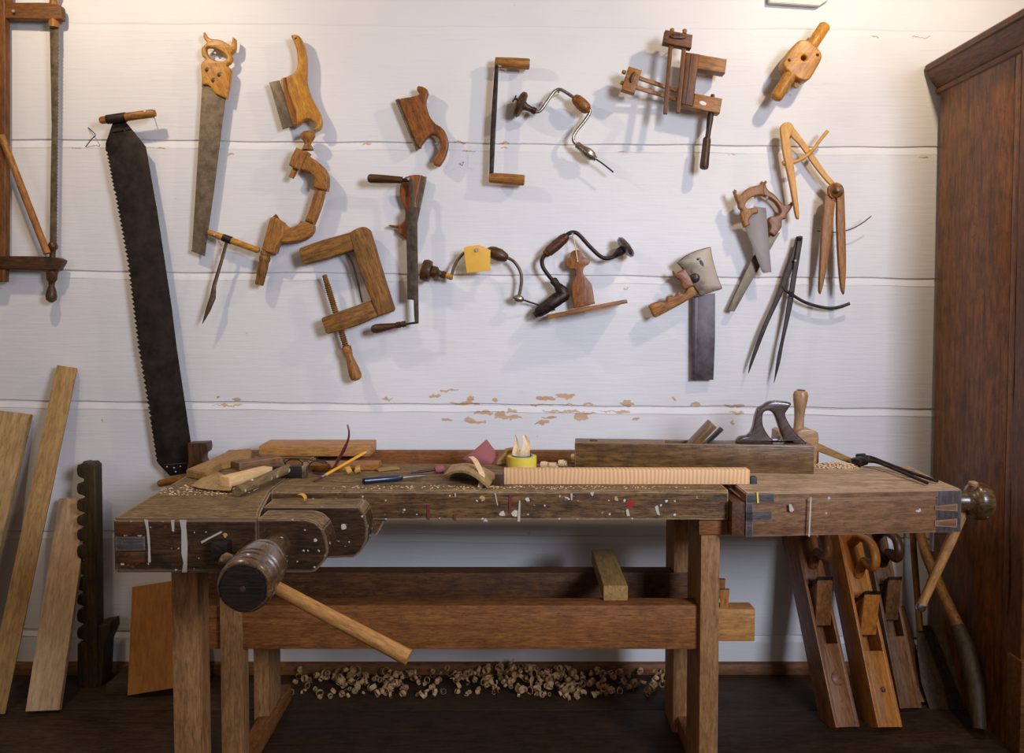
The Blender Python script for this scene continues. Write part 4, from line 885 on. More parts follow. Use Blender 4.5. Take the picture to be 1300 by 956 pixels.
def backsaws():
    z = Zk
    r = thing('tenon_saw', 'brown handled saw pointing down left, behind the other small saw', 'saw', W(925, 395, -.02))
    Y = -.03; l = Zl
    bm = B(); plate(bm, l((745,40),(800,20),(765,78),(690,205)) + l((555,442),(530,441),(522,432)) + teeth(l((545,385))[0], l((655,150))[0], 26, .5), Y, .0014, bev=.0003); fin('blade', bm, 'blade', r, gd(l((760,80))[0], l((540,430))[0]))
    out = sm(z((388,470,1),(386,500),(400,535),(435,560),(470,595),(500,632),(530,638),(555,625),(575,605,1),(565,645),(545,680),(525,705),(520,730,1),(495,742),(492,785),(470,820),(446,850,1),(400,825,1),(415,780),(398,745),(415,718),(440,712),(468,705),(484,680),(470,650),(440,612),(400,588),(366,572),(360,540),(372,500)))
    bm = B(); plate(bm, out, Y - .012, .024, bev=.005, bres=3); fin('handle', bm, 'redbrown', r, gd(*z((420,560),(540,680))))
    r = thing('tenon_saw', 'grey bladed saw pointing down right, in front of the other small saw', 'saw', W(973, 347, -.04))
    Y = -.062
    bm = B(); plate(bm, [(957.5,262),(972.5,264)] + [l((752,228))[0], l((755,232))[0], l((708,238))[0]] + teeth((967,344), (945,286), 16, .5), Y, .0014, bev=.0003); fin('blade', bm, 'bladeg', r, gd((955, 270), (973, 345)))
    out = sm(z((178,530,1),(190,560),(215,572),(240,545),(275,520),(315,508),(350,500),(362,475,1),(372,500),(375,535),(372,575,1),(340,572),(300,582),(265,605),(248,640),(262,662),(300,655),(325,658),(335,690,1),(305,700),(280,722),(270,745),(280,770,1),(258,782),(242,790,1),(228,750),(215,700),(222,675),(205,655),(200,630),(185,595),(176,560)))
    bm = B(); plate(bm, out, Y - .012, .024, bev=.005, bres=3); fin('handle', bm, 'brown', r, gd(*z((230,560),(260,760))))
backsaws()
nail(*Zk((310,584))[0], 'left one of two bright nails inside the crossed saw handles', -.045, 1.5, 1, 2)
nail(*Zk((392,588))[0], 'right one of two bright nails inside the crossed saw handles', -.045, 1.5, 1, 2)

def iron_dividers():
    r = thing('iron_dividers', 'long thin black iron dividers with a curved wing arm, lower right of the wall', 'dividers', W(984, 486, -.02))
    l = Zl; Y = -.035
    bm = B(); plate(bm, sm(l((885,50),(895,42),(912,45),(905,110,1),(875,190),(820,330),(740,500),(680,650),(632,772,1),(645,700),(700,540),(780,360),(830,220),(870,110))), Y, .009, bev=.001); fin('leg', bm, 'iron', r, gd(*l((900,50),(640,770))))
    bm = B(); plate(bm, sm(l((893,60,1),(895,42),(912,40),(919,52),(908,130),(885,270),(862,420),(820,600),(800,710),(768,822,1),(785,690),(812,560),(842,380),(862,250),(878,150))), Y - .007, .008, bev=.001); fin('leg', bm, 'iron', r, gd(*l((905,50),(775,810))))
    pts = l((802,305),(825,328),(870,358),(920,388),(980,410),(1050,424),(1110,420),(1168,400)); k = []
    bm = B(); Tp(bm, [p + (Y + .004,) for p in pts], Y, 2.0); fin('wing_arm', bm, 'iron', r)
    bm = B(); q = l((903,58))[0]; lathe(bm, W(*q, Y - .006), W(*q, Y - .011), [(0, .007), (1, .005)], 12); q = l((858,352))[0]; lathe(bm, W(*q, Y - .005), W(*q, Y - .012), [(0, .009), (1, .007)], 10); fin('rivet', bm, 'iron', r)
iron_dividers()
nail(*Zl((880,172))[0], 'small nail between the legs of the black iron dividers', -.05, 1.3, 0, 3)

def hatchet():
    l = Zl; r = thing('hatchet', 'small broad hatchet with short notched wooden grip, in front of the steel bar', 'hatchet', W(890, 375, -.04))
    Y = -.06
    bm = B(); plate(bm, sm(l((250,182,1),(300,142),(370,112),(430,97,1),(440,160),(465,250),(492,318,1),(480,326),(430,340),(372,360,1),(352,325),(325,290),(300,240),(272,205))), Y, .012, bev=.0025); fin('head', bm, 'axe', r, gd(*l((250,182),(480,320))))
    bm = B(); plate(bm, sm(l((102,412,1),(120,400),(172,382),(180,395),(196,392),(200,362),(240,362),(258,336),(290,350),(312,312),(338,306,1),(362,350,1),(260,410),(140,474,1),(125,465))), Y - .004, .03, bev=.005); fin('grip', bm, 'brown', r, gd(*l((120,440),(350,330))))
    bm = B(); plate(bm, sm(l((228,224,1),(250,234),(275,222),(292,214,1),(315,245),(335,285),(340,305,1),(312,318),(284,328,1),(276,300),(268,278),(245,262),(232,245))), Y - .006, .02, bev=.004); fin('horn', bm, 'redbrown', r, gd(*l((240,240),(320,310))))
    bm = B(); q = l((345,264))[0]; lathe(bm, W(*q, Y), W(*q, Y - .014), [(0, .016), (.5, .016), (.85, .012), (1, .006)], 16); fin('pivot_bolt', bm, 'slate', r)
    bm = B(); plate(bm, sm(l((368,172),(378,168),(390,185),(392,200),(382,198),(370,182))), Y - .0006, .002, bev=.0002); fin('eye_slot', bm, 'black', r)  # thin black sheet on the solid head, painted shade of a slot
    bm = B(); plate(bm, l((332,365),(453,345),(452,600),(444,806),(331,808)), -.025, .009, bev=.001)
    plate(bm, l((340,365),(362,362),(354,806),(340,806)), -.027, .004, bev=.0008)
    tag(fin('steel_bar', bm, 'slate', None, (0, 0, 1)), 'flat dark grey steel bar hanging upright below the hatchet', 'steel bar')
hatchet()
nail(*Zl((370,160))[0], 'bright nail in the slot of the hatchet head', -.07, 1.4, 1, 3)
nail(797, 365, 'bare small nail right of the cut-out bottle shape', -.02, .9, -1, 3)

# ================================================================== LEANING THINGS, LEFT
def lean(name, label, cat, bot, top, Yt, zb, wdt, thk, mat, yaw=0, ttilt=0):
    """board standing on the floor and leaning on the wall"""
    q = W(top[0], top[1], Yt); p = H(bot[0], bot[1], 0); d = q - p
    bm = B(); side = Vector((1, -math.tan(yaw), 0)); nrm = d.cross(side).normalized()
    if nrm.y > 0: nrm = -nrm
    p = p + d.normalized() * (thk * .5 * abs(nrm.z) / max(d.normalized().z, .1) + wdt * .5 * abs(d.x) / d.length)
    beam(bm, p, q, wdt, thk, nrm, .002); return tag(fin(name, bm, mat, None, d), label, cat)
lean('board', 'wide pale board leaning on the wall at the far left edge', 'board', (-88, 893), (-2, 521), -.022, 0, .225, .022, 'boardA', yaw=-.05)
lean('board', 'narrow tan board, the tallest of those leaning at the left', 'board', (-8, 908), (85.5, 466), -.022, 0, .062, .03, 'board', yaw=-.45)
lean('board', 'short pale board leaning beside the dark notched rack', 'board', (55, 905), (96, 633), -.03, 0, .10, .022, 'board2', yaw=-.12)
lean('plywood_sheet', 'orange-brown plywood offcut leaning behind the bench\'s left legs', 'plywood', (208, 885), (212, 739), -.012, 0, .23, .016, 'ply', yaw=0)
def rack():
    r = thing('notched_rack', 'dark wooden rack post with a column of rounded notches on its left side', 'rack', H(112, 895, 0))
    Y = -.115; z = Zz; out = [(120.5, 592), (116, 587.5), (104, 588), (99, 591)]
    y = 591.0; ys = [85, 160, 225, 290, 342, 405, 475, 535, 600, 655, 728, 790]
    for i in range(len(ys) - 1):
        a = 560 + ys[i] * .32443; b_ = 560 + ys[i+1] * .32443; h = b_ - a
        out += [(98, a + h * .12), (97, a + h * .35), (97.5, a + h * .62), (100, a + h * .75), (107, a + h * .86), (107, a + h * .97)]
    out += [(98, 818), (97.5, 905), (124, 905), (122, 700)]
    bm = B(); plate(bm, out, Y, .05, bev=.004); fin('notched_post', bm, 'rack', r, (0, 0, 1))
    bm = B(); plate(bm, sm([(105,586,1),(115,586),(119,600),(122,700),(125,905,1),(112,905,1),(110,700)]), Y + .04, .02, bev=.003); fin('back_strip', bm, 'darkwood', r, (0, 0, 1))
    bm = B(); plate(bm, z((378,728),(385,720),(430,712),(432,745),(408,800),(395,1050),(365,1050)), Y + .01, .07, bev=.004); fin('foot_wedge', bm, 'rack', r, (0, 0, 1))
    bm = B(); p = H(135, 905, 0); bx(bm, p.x - .06, p.x + .05, Y - .06, Y + .09, 0, .035, .004); fin('foot', bm, 'rack', r, (1, 0, 0))
rack()

# ================================================================== PLANES AND SPADES, RIGHT
def leaning_plane(label, bot, top, Yt, yaw, wdt, thk, mat, wedge_t, thr, btn, tote, wedgemat='planeA', btnmat='bronze', btnr=.007):
    r = thing('jointer_plane', label, 'plane', H(bot[0], bot[1], 0)); q = W(top[0], top[1], Yt); p = H(bot[0], bot[1], 0)
    d = (q - p); L = d.length; dx = d.normalized(); side = Vector((math.cos(yaw), -math.sin(yaw), 0)); nrm = dx.cross(side)
    if nrm.y > 0: nrm = -nrm
    nrm.normalize(); side = nrm.cross(dx).normalized()
    if side.x < 0: side = -side
    Mx = Matrix((dx, side, nrm)).transposed(); P = lambda a, b_, c: p + dx * (a * L) + side * b_ + nrm * c
    # body: side cheeks with an open throat between thr[0] and thr[1]
    bm = B()
    def bb(a0, a1, b0, b1, c0, c1, bev=.002): hull_box(bm, [P(a0, b0, c0), P(a1, b0, c0), P(a1, b1, c0), P(a0, b1, c0), P(a0, b0, c1), P(a1, b0, c1), P(a1, b1, c1), P(a0, b1, c1)], bev)
    h = thk; s = wdt / 2
    bb(.02, 1, -s, -s + .011, -h, 0); bb(.02, 1, s - .011, s, -h, 0); bb(.021, thr[0], -s + .009, s - .009, -h, -.0003); bb(thr[1], .999, -s + .009, s - .009, -h, -.0003); bb(thr[0] - .001, thr[1] + .001, -s + .01, s - .01, -h, -h * .75, 0)
    fin('body', bm, mat, r, dx)
    bm = B(); w0, w1 = wedge_t; s2 = s - .013
    hull_box(bm, [P(w0, -s2, -.03), P(w1 - .03, -s2, -.03), P(w1 - .03, s2, -.03), P(w0, s2, -.03), P(w0, -s2, -.012), P(w1, -s2, .055), P(w1, s2, .055), P(w0, s2, -.012)], .004); fin('wedge', bm, wedgemat, r, dx)
    bm = B(); hull_box(bm, [P(w0 + .02, -s2, -.03), P(w1 + .0, -s2, .02), P(w1 + .0, s2, .02), P(w0 + .02, s2, -.03), P(w0 + .024, -s2, -.03), P(w1 + .014, -s2, .062), P(w1 + .014, s2, .062), P(w0 + .024, s2, -.03)], .001); fin('iron', bm, 'iron', r, dx)
    if btn: bm = B(); lathe(bm, P(btn, .002, -.001), P(btn, .002, .005 if btnr > .01 else .003), [(0, btnr), (.5, btnr), (1, btnr * .7)], 16); fin('strike_button', bm, btnmat, r, nrm)
    if tote:
        a = tote; bm = B(); pts = [(a + .15, 0), (a + .16, .05), (a + .11, .105), (a + .04, .11), (a + .01, .085), (a + .05, .05), (a + .0, 0)]
        tube(bm, osm([P(t_, 0, c) for t_, c in pts], 5), [.017] * 31, 12, .8); fin('tote', bm, mat if mat != 'planeC' else 'darkwood', r, dx)
    return r
leaning_plane('brown wooden plane with large round button, leftmost of those leaning under the tail vice', (1078, 930), (1014, 640), -.045, -.22, .080, .085, 'planeA', (.44, .62), (.36, .62), .215, .70, 'planeA', 'planeA', .021)
leaning_plane('orange wooden plane with small dark button, middle of those leaning under the tail vice', (1132, 930), (1070, 640), -.06, -.22, .082, .09, 'planeB', (.40, .56), (.33, .56), .17, .66, 'planeB', 'bronze', .008)
leaning_plane('dull dark brown plane, rightmost of those leaning under the tail vice', (1158, 905), (1107, 650), -.015, -.15, .074, .06, 'planeC', (.44, .63), (.36, .62), None, .72, 'planeC')
lean('slat', 'thin dull slat leaning just right of the planes', 'slat', (1175, 895), (1140, 770), -.008, 0, .04, .012, 'planeC')
def spades():
    r = thing('spade', 'dark spade with flat blade down and thin upright shaft under the tail vice', 'spade', H(1205, 892, 0))
    bm = B(); tube(bm, [W(1157, 640, -.04), W(1160, 700, -.075), W(1168, 800, -.125)], .0105, 12); fin('shaft', bm, 'shaft', r, gd((1160, 690), (1166, 790)))
    bm = B(); Y = -.09; p = [(1164,795,-.12),(1205,793,-.12),(1212,815,-.15),(1222,868,-.22),(1220,905,-.27),(1182,905,-.27),(1170,868,-.22),(1165,830,-.17)]
    prism(bm, [W(*q) for q in p], (0, .004, 0), 0); fin('blade', bm, 'rack', r)
    r = thing('garden_hoe', 'wooden tool shaft with dark iron socket, leaning against the wardrobe side', 'garden tool', W(1243, 930, -.44))
    bm = B(); tube(bm, [W(1163, 660, -.08), W(1176, 705, -.15), W(1196, 752, -.22), W(1220, 803, -.30)], [.014, .0165, .0175, .019], 14); fin('shaft', bm, 'shaft', r, gd((1176, 705), (1222, 803)))
    bm = B(); tube(bm, [W(1216, 795, -.29), W(1226, 820, -.33), W(1238, 870, -.39), W(1243, 925, -.44)], [.022, .026, .027, .02], 14); fin('socket', bm, 'rack', r, (0, 0, 1))
spades()

# block across the stretchers
yb0 = H(766, 770, .485).y; 
bm = B(); x0 = X(766, 2.18 - 2.83); x1 = X(797, 2.18 - 2.83)
bx(bm, x0, x1, 2.18 - 2.83, -.315, .4855, .527, .003); tag(fin('wood_block', bm, 'board', None, (0, 1, 0)), 'squared wooden block lying across the two bench stretchers', 'block')

# ================================================================== THINGS ON THE BENCH
def onbench(name, label, cat, p0, p1, wdt, h, mat, z0=ZT + .001, bev=.0015, thk2=None):
    """bar lying on the bench: p0,p1 pixels of the centre line at its foot"""
    a = H(p0[0], p0[1], z0); b_ = H(p1[0], p1[1], z0); bm = B()
    up = Vector((0, 0, 1)); beam(bm, a + up * h / 2, b_ + up * h / 2, wdt, h, (0, 0, 1), bev)
    return tag(fin(name, bm, mat, None, b_ - a), label, cat)
def rough_slab(name, label, cat, poly, z0, h, mat, bev=.003):
    bm = B(); prism(bm, [H(x, y, z0) for x, y in poly], (0, 0, h), bev); return tag(fin(name, bm, mat), label, cat)
rough_slab('rough_offcut', 'rough split board end on the rear left corner of the bench', 'offcut', [(236,606),(268,592),(292,580),(320,578),(318,590),(282,596),(262,611)], ZT + .001, .022, 'board')
onbench('offcut', 'greyish planed offcut behind the pale pine stick at the left', 'offcut', (299, 596), (352, 588), .05, .022, 'tailface', ZT + .001)
# curled bark
def sheet(name, label, cat, rows, mat, thk=.0015, grain=None):
    bm = B(); g = [[bm.verts.new(p) for p in r_] for r_ in rows]
    for i in range(len(g) - 1):
        for j in range(len(g[0]) - 1): bm.faces.new((g[i][j], g[i][j+1], g[i+1][j+1], g[i+1][j]))
    bmesh.ops.recalc_face_normals(bm, faces=bm.faces)
    bmesh.ops.solidify(bm, geom=list(bm.faces), thickness=thk)
    return tag(fin(name, bm, mat, None, grain, 60), label, cat)
def Hs(px, py, dz=0): return H(px, py, ZT) + Vector((0, 0, dz))
rows = []
for j, (a, b_) in enumerate((((243,620),(276,601)), ((252,623.5),(288,607)), ((268,625),(298,612)), ((293,627),(302,616)))):
    rows.append([Hs(a[0] + (b_[0]-a[0]) * t_, a[1] + (b_[1]-a[1]) * t_, .004 + .012 * math.sin(t_ * 2.6 + .4) * (1 if j % 2 else .7)) for t_ in [k / 7 for k in range(8)]])
sheet('bark_piece', 'thin curled pale bark piece under the pine stick at the bench\'s left', 'bark', rows, 'veneer')
onbench('pine_stick', 'pale freshly cut square pine stick at the left of the bench', 'offcut', (285, 618), (340, 604), .034, .026, 'pine', ZT + .012)
def hammer():
    r = thing('hammer', 'hammer with dark head and paint-spattered round handle', 'hammer', Hs(345, 608))
    a = Hs(301, 631, .014); b_ = Hs(366, 606, .024); bm = B(); tube(bm, osm([a, a.lerp(b_, .5), b_], 6), [.0135] * 13, 12); fin('handle', bm, 'stick', r, b_ - a)
    a = Hs(342, 606, .017); b_ = Hs(384, 606, .017); bm = B(); beam(bm, a, b_, .03, .032, (0, 0, 1), .003); fin('head', bm, 'endgrain', r)
    bm = B(); beam(bm, b_, b_ + (b_ - a).normalized() * .014, .031, .033, (0, 0, 1), .004); fin('face', bm, 'steel', r)
hammer()
def tray_plank():
    y = -.22; p = W(332, 583, y); q = W(472, 583, y); bm = B(); z0 = ZT + .001
    bx(bm, p.x, q.x, -.25, -.125, z0, z0 + .034, .004); tag(fin('plank', bm, 'bar', None, (1, 0, 0)), 'short thick reddish plank across the rear edge behind the spectacles', 'plank')
tray_plank()
rough_slab('slat', 'flat brown slat in front of the thick plank beside the spectacles', 'slat', [(356,599),(480,597),(484,591),(365,592)], ZT + .001, .016, 'brown', .0015)
def glasses():
    r = thing('spectacles', 'pair of dark-rimmed spectacles with one temple standing up', 'glasses', Hs(400, 604))
    y0 = Hs(405, 603).y
    def rim(cx, cy, rx, ry, Y):
        pts = [W(cx + rx * math.cos(a), cy + ry * math.sin(a), Y + .004 * math.sin(a)) for a in [k * 2 * math.pi / 28 for k in range(28)]]
        bm = B(); tube(bm, pts + [pts[0]], .0019, 8); fin('rim', bm, 'frame', r)
        bm = B(); prism(bm, pts, (0, .0012, 0)); fin('lens', bm, 'lens', r)
    rim(405, 593, 13, 8.8, y0); rim(373, 590, 11, 7.6, y0 + .05)
    bm = B(); Tp(bm, [(393, 588, y0), (388, 585, y0 + .015), (384, 587, y0 + .035)], y0, .6); fin('bridge', bm, 'frame', r)
    bm = B(); Tp(bm, [(418, 592, y0), (422, 595, y0 - .002), (427, 590, y0 - .004)], y0, 1.6)
    P = [W(x, y, y0 - .004) for x, y in ((424, 594), (430, 583), (438, 568), (442.5, 556), (443, 547), (441, 539))]; PP = osm(P, 5)
    tube(bm, PP, [.0042 - .002 * i / len(PP) + (.0012 if 3 < i < 12 else 0) for i in range(len(PP))], 8); fin('temple', bm, 'maroon', r)
    bm = B(); Tp(bm, [(362, 590, y0 + .05), (361, 583, y0 + .04), (370, 582, y0 + .03), (395, 584, y0 + .01), (420, 590, y0 - .012)], y0, .7); fin('temple', bm, 'frame', r)
glasses()
def pencil():
    r = thing('pencil', 'yellow pencil propped against the thin slat', 'pencil', Hs(405, 613))
    a = Hs(399, 613, .004); b_ = W(470, 576, -.35)
    b_ = Hs(466, 591, .042)
    ps = lambda t_: a.lerp(b_, t_)
    for nm, t0, t1, r0, r1, mt in (('eraser', 0, .12, .0028, .0036, 'maroon'), ('ferrule', .12, .19, .004, .004, 'bright'), ('barrel', .19, .93, .0041, .0041, 'pencil'), ('point', .93, 1, .004, .0006, 'pine')):
        bm = B(); lathe(bm, ps(t0), ps(t1), [(0, r0), (1, r1)], 6 if nm == 'barrel' else 10); fin(nm, bm, mt, r)
pencil()
def knife():
    r = thing('marking_knife', 'small knife with navy blue handle lying on the bench', 'knife', Hs(490, 614))
    a = Hs(461, 615, .009); b_ = Hs(511, 610.5, .009); bm = B(); lathe(bm, a, b_, [(0, .005), (.03, .0088), (.5, .0082), (.9, .0088), (1, .006)], 12); fin('handle', bm, 'navy', r, b_ - a)
    c = Hs(541, 606.5, .007); bm = B(); beam(bm, b_, b_.lerp(c, .8), .011, .0018, (0, 0, 1), .0005); beam(bm, b_.lerp(c, .75), c, .006, .0015, (0, 0, 1), .0004); fin('blade', bm, 'bright', r)
    bm = B(); lathe(bm, a - (b_ - a) * .01, a, [(0, .0055), (1, .0085)], 12); fin('end_cap', bm, 'black', r)
knife()
def scribe():
    r = thing('screwdriver', 'thin dark tool with short reddish handle left of the curled bark', 'tool', Hs(520, 602))
    a = Hs(522, 604, .008); b_ = Hs(552, 601, .010); bm = B(); tube(bm, [a, b_], [.0022, .004], 8); fin('shank', bm, 'iron', r)
    c = Hs(563, 600, .012); bm = B(); lathe(bm, b_, c, [(0, .007), (.2, .011), (.9, .012), (1, .009)], 12); fin('handle', bm, 'sand', r)
scribe()
# curled veneer saddle and its white curl
rows = []
for j in range(8):
    v = j / 7; row = []
    for i in range(12):
        u = i / 11; px = 563 + 58 * u + v * 10; py = 612 + 10 * u - 16 * v
        row.append(Hs(px, py, .006 + .034 * math.sin(math.pi * (u * .85 + .12)) * (1 - .4 * v)))
    rows.append(row)
sheet('curved_offcut', 'greenish-brown curved piece of wood with a white curl, in the middle of the bench', 'offcut', rows, 'veneer', .006)
def ribbon(bm, path, wvec, thk=.0006):
    t_ = B(); wv = Vector(wvec); g = [[t_.verts.new(p - wv / 2), t_.verts.new(p + wv / 2)] for p in path]
    for i in range(len(g) - 1): t_.faces.new((g[i][0], g[i][1], g[i+1][1], g[i+1][0]))
    bmesh.ops.recalc_face_normals(t_, faces=t_.faces); bmesh.ops.solidify(t_, geom=list(t_.faces), thickness=thk); merge(bm, t_)
def curl(bm, c, r0, wdt, turns, ax, grow=.25, thk=.0006, ph=0, n=14):
    ax = Vector(ax).normalized(); Fm = frame_of(ax, (0, 0, 1)); u = Fm.col[1]; v = Fm.col[2]; P = []
    N = int(n * turns) + 2
    for i in range(N):
        a = ph + 2 * math.pi * turns * i / N; rr = r0 * (1 - grow * i / N); P.append(Vector(c) + (u * math.cos(a) + v * math.sin(a)) * rr + ax * (wdt * .6 * i / N))
    ribbon(bm, P, ax * wdt, thk)
bm = B(); pth = osm([Hs(598, 603, .052), Hs(603, 606, .048), Hs(608, 611, .038), Hs(612, 615, .026), Hs(611, 618, .012), Hs(610, 619, .002)], 5); ribbon(bm, pth, (.014, .006, 0), .001)
tag(fin('wood_shaving', bm, 'shaving'), 'white wood shaving curling over the greenish curved offcut', 'shaving')
def sandpaper():
    z = Zq; Y = -.36; r1 = []
    A = [W(*z((362,285))[0], Y), W(*z((530,148))[0], Y + .03), W(*z((612,250))[0], Y + .03), W(*z((565,330))[0], Y - .01)]
    rows = []
    for j in range(7):
        v = j / 6; row = []
        for i in range(9):
            u = i / 8; p = A[0].lerp(A[1], u).lerp(A[3].lerp(A[2], u), v); p = p + Vector((0, -.018 * math.sin(u * 3.1) - .012 * math.sin(v * 3.1), 0)); row.append(p)
        rows.append(row)
    o = sheet('sandpaper', 'folded maroon sheet of sandpaper standing on the bench', 'sandpaper', rows, 'sand', .0012)
    bm = B(); me = o
sandpaper()
bm = B(); Y = -.40
plate(bm, sm(Zq((598,325),(610,290),(640,255),(660,222,1),(728,212,1),(700,240),(668,260),(664,325,1))), Y, .03, bev=.004); tag(fin('offcut', bm, 'veneer'), 'pale curved wood chip between the sandpaper and the yellow tape', 'offcut')
def tape():
    a = H(663, 596, ZT + .001); r = thing('tape_roll', 'roll of bright yellow tape standing flat on the bench', 'tape', a)
    a.y += .03; k = .036; bm = B(); up = Vector((0, 0, 1)); h = .034
    # ring
    n = 40; t_ = B(); R1 = .0425; R0 = .03; rr = []
    for i in range(n):
        an = 2 * math.pi * i / n; c, s = math.cos(an), math.sin(an); rr.append([t_.verts.new(a + Vector((c * q, s * q, z_))) for q, z_ in ((R1, 0), (R1, h), (R0, h), (R0, 0))])
    for i in range(n):
        for j in range(4): t_.faces.new((rr[i][j], rr[(i+1) % n][j], rr[(i+1) % n][(j+1) % 4], rr[i][(j+1) % 4]))
    merge(bm, t_); fin('tape', bm, 'tape', r)
    bm = B(); t_ = B(); rr = []
    for i in range(n):
        an = 2 * math.pi * i / n; c, s = math.cos(an), math.sin(an); rr.append([t_.verts.new(a + Vector((c * q, s * q, z_))) for q, z_ in ((R0, 0), (R0, h + .003), (R0 - .003, h + .003), (R0 - .003, 0))])
    for i in range(n):
        for j in range(4): t_.faces.new((rr[i][j], rr[(i+1) % n][j], rr[(i+1) % n][(j+1) % 4], rr[i][(j+1) % 4]))
    merge(bm, t_); fin('core', bm, 'blue', r)
    return a
ta = tape()
for i, (dx, dz, tw, lab) in enumerate(((-.014, .045, .024, 'pointed pale shaving standing in the tape roll, the left one'), (.012, .045, .030, 'rounded pale shaving standing in the tape roll, the right one'))):
    bm = B(); base = ta + Vector((dx, 0, .01)); pth = osm([base, base + Vector((-.004, -.006, .035)), base + Vector((-.002 + .004 * i, .0, .060)), base + Vector((-.006 + .0 * i, .004, .088 - i * .004))], 5)
    t_ = B(); g = []
    for k, p in enumerate(pth):
        wv = tw * (1 - (k / (len(pth) - 1)) ** 2 * (.95 if i == 0 else .6)); g.append([t_.verts.new(p + Vector((-wv / 2, 0, 0))), t_.verts.new(p + Vector((0, .004, 0))), t_.verts.new(p + Vector((wv / 2, 0, 0)))])
    for k in range(len(g) - 1):
        for j in range(2): t_.faces.new((g[k][j], g[k][j+1], g[k+1][j+1], g[k+1][j]))
    bmesh.ops.recalc_face_normals(t_, faces=t_.faces); bmesh.ops.solidify(t_, geom=list(t_.faces), thickness=.0008); merge(bm, t_)
    tag(fin('wood_shaving', bm, 'shaving'), lab, 'shaving')
for i, (px, py, r0, ph, lab) in enumerate(((690, 596, .011, 0, 'white curled shaving just right of the tape roll'), (701, 596, .010, 2, 'tight ringed shaving, second to the right of the tape roll'),
                                           (713, 594, .011, 1, 'brownish curl between the ringed shaving and the big plane'), (728, 588, .014, 4, 'pale shaving against the front end of the big plane'))):
    bm = B(); curl(bm, Hs(px, py, r0 + .002), r0, .016, 1.7, (.9, -.5, .1), .35, .0008, ph); tag(fin('wood_shaving', bm, 'shaving'), lab, 'shaving')
onbench('file', 'thin dark file lying behind the pine board near the plane\'s front end', 'file', (695, 597), (734, 593.5), .012, .005, 'iron')
onbench('offcut', 'small brown slip of wood near the knife tip, behind the dark tool', 'offcut', (478, 598), (505, 595), .03, .006, 'board')
for i, (px, py, s_, lab) in enumerate(((441, 603, 1, 'orange-brown curl left of the knife'), (452, 601, 1, 'orange curl standing right behind the pencil'))):
    bm = B(); curl(bm, Hs(px, py, .012), .012, .014, .7, (.8, .3, .2), .2, .0008, i * 2 + 1); tag(fin('wood_shaving', bm, 'honeylt'), lab, 'shaving')
bm = B(); curl(bm, Hs(382, 636, .006), .012, .012, .6, (.3, .9, .1), .2, .001, 1); tag(fin('wood_shaving', bm, 'honeylt'), 'small orange chip lying on the shoulder vice jaw', 'shaving')
# bench dogs and pine board
bm = B(); p = H(634, 618, ZT - .002); bx(bm, p.x - .012, p.x + .012, p.y - .0, p.y + .024, ZT - .03, ZT + .030, .0015); tag(fin('bench_dog', bm, 'darkwood', None, (0, 0, 1)), 'brown wooden bench dog at the left end of the pine board', 'bench dog')
bm = B(); p = H(957, 614, ZT + .001); bx(bm, p.x - .009, p.x + .009, p.y, p.y + .02, ZT - .02, ZT + .018, .0015); tag(fin('bench_dog', bm, 'black', None, (0, 0, 1)), 'black bench dog at the right end of the pine board', 'bench dog')
def pine_board():
    a = H(640, 615, ZT + .001); b_ = H(952, 615, ZT + .001)
    t = NT('ridged_pine'); v, v0 = t.coord(); sx = t.new('ShaderNodeSeparateXYZ'); t.l(v0, sx.inputs[0])
    wv = t.math('ADD', t.math('MULTIPLY', sx.outputs[0], 95.0), t.math('MULTIPLY', t.noise(v, 8, 2, .5), 1.6))
    s_ = t.math('FRACT', wv); s_ = t.math('ABSOLUTE', t.math('SUBTRACT', s_, .5))
    c = t.ramp(s_, [(.05, (196, 146, 98)), (.4, (226, 184, 134))]); c = t.mix(t.math('MULTIPLY', t.noise(v, 5, 3, .5), .4), c, (206, 156, 110))
    t.l(c, t.b.inputs['Base Color']); t.b.inputs['Roughness'].default_value = .6; t.bump(s_, .15, .001); M['ridged'] = t.m
    bm = B(); bx(bm, a.x, b_.x, a.y, a.y + .034, ZT + .001, ZT + .040, .0015); o = fin('pine_board', bm, 'ridged', None, (1, 0, 0))
    tag(o, 'long clean pine board clamped between the bench dogs along the front', 'board')
pine_board()
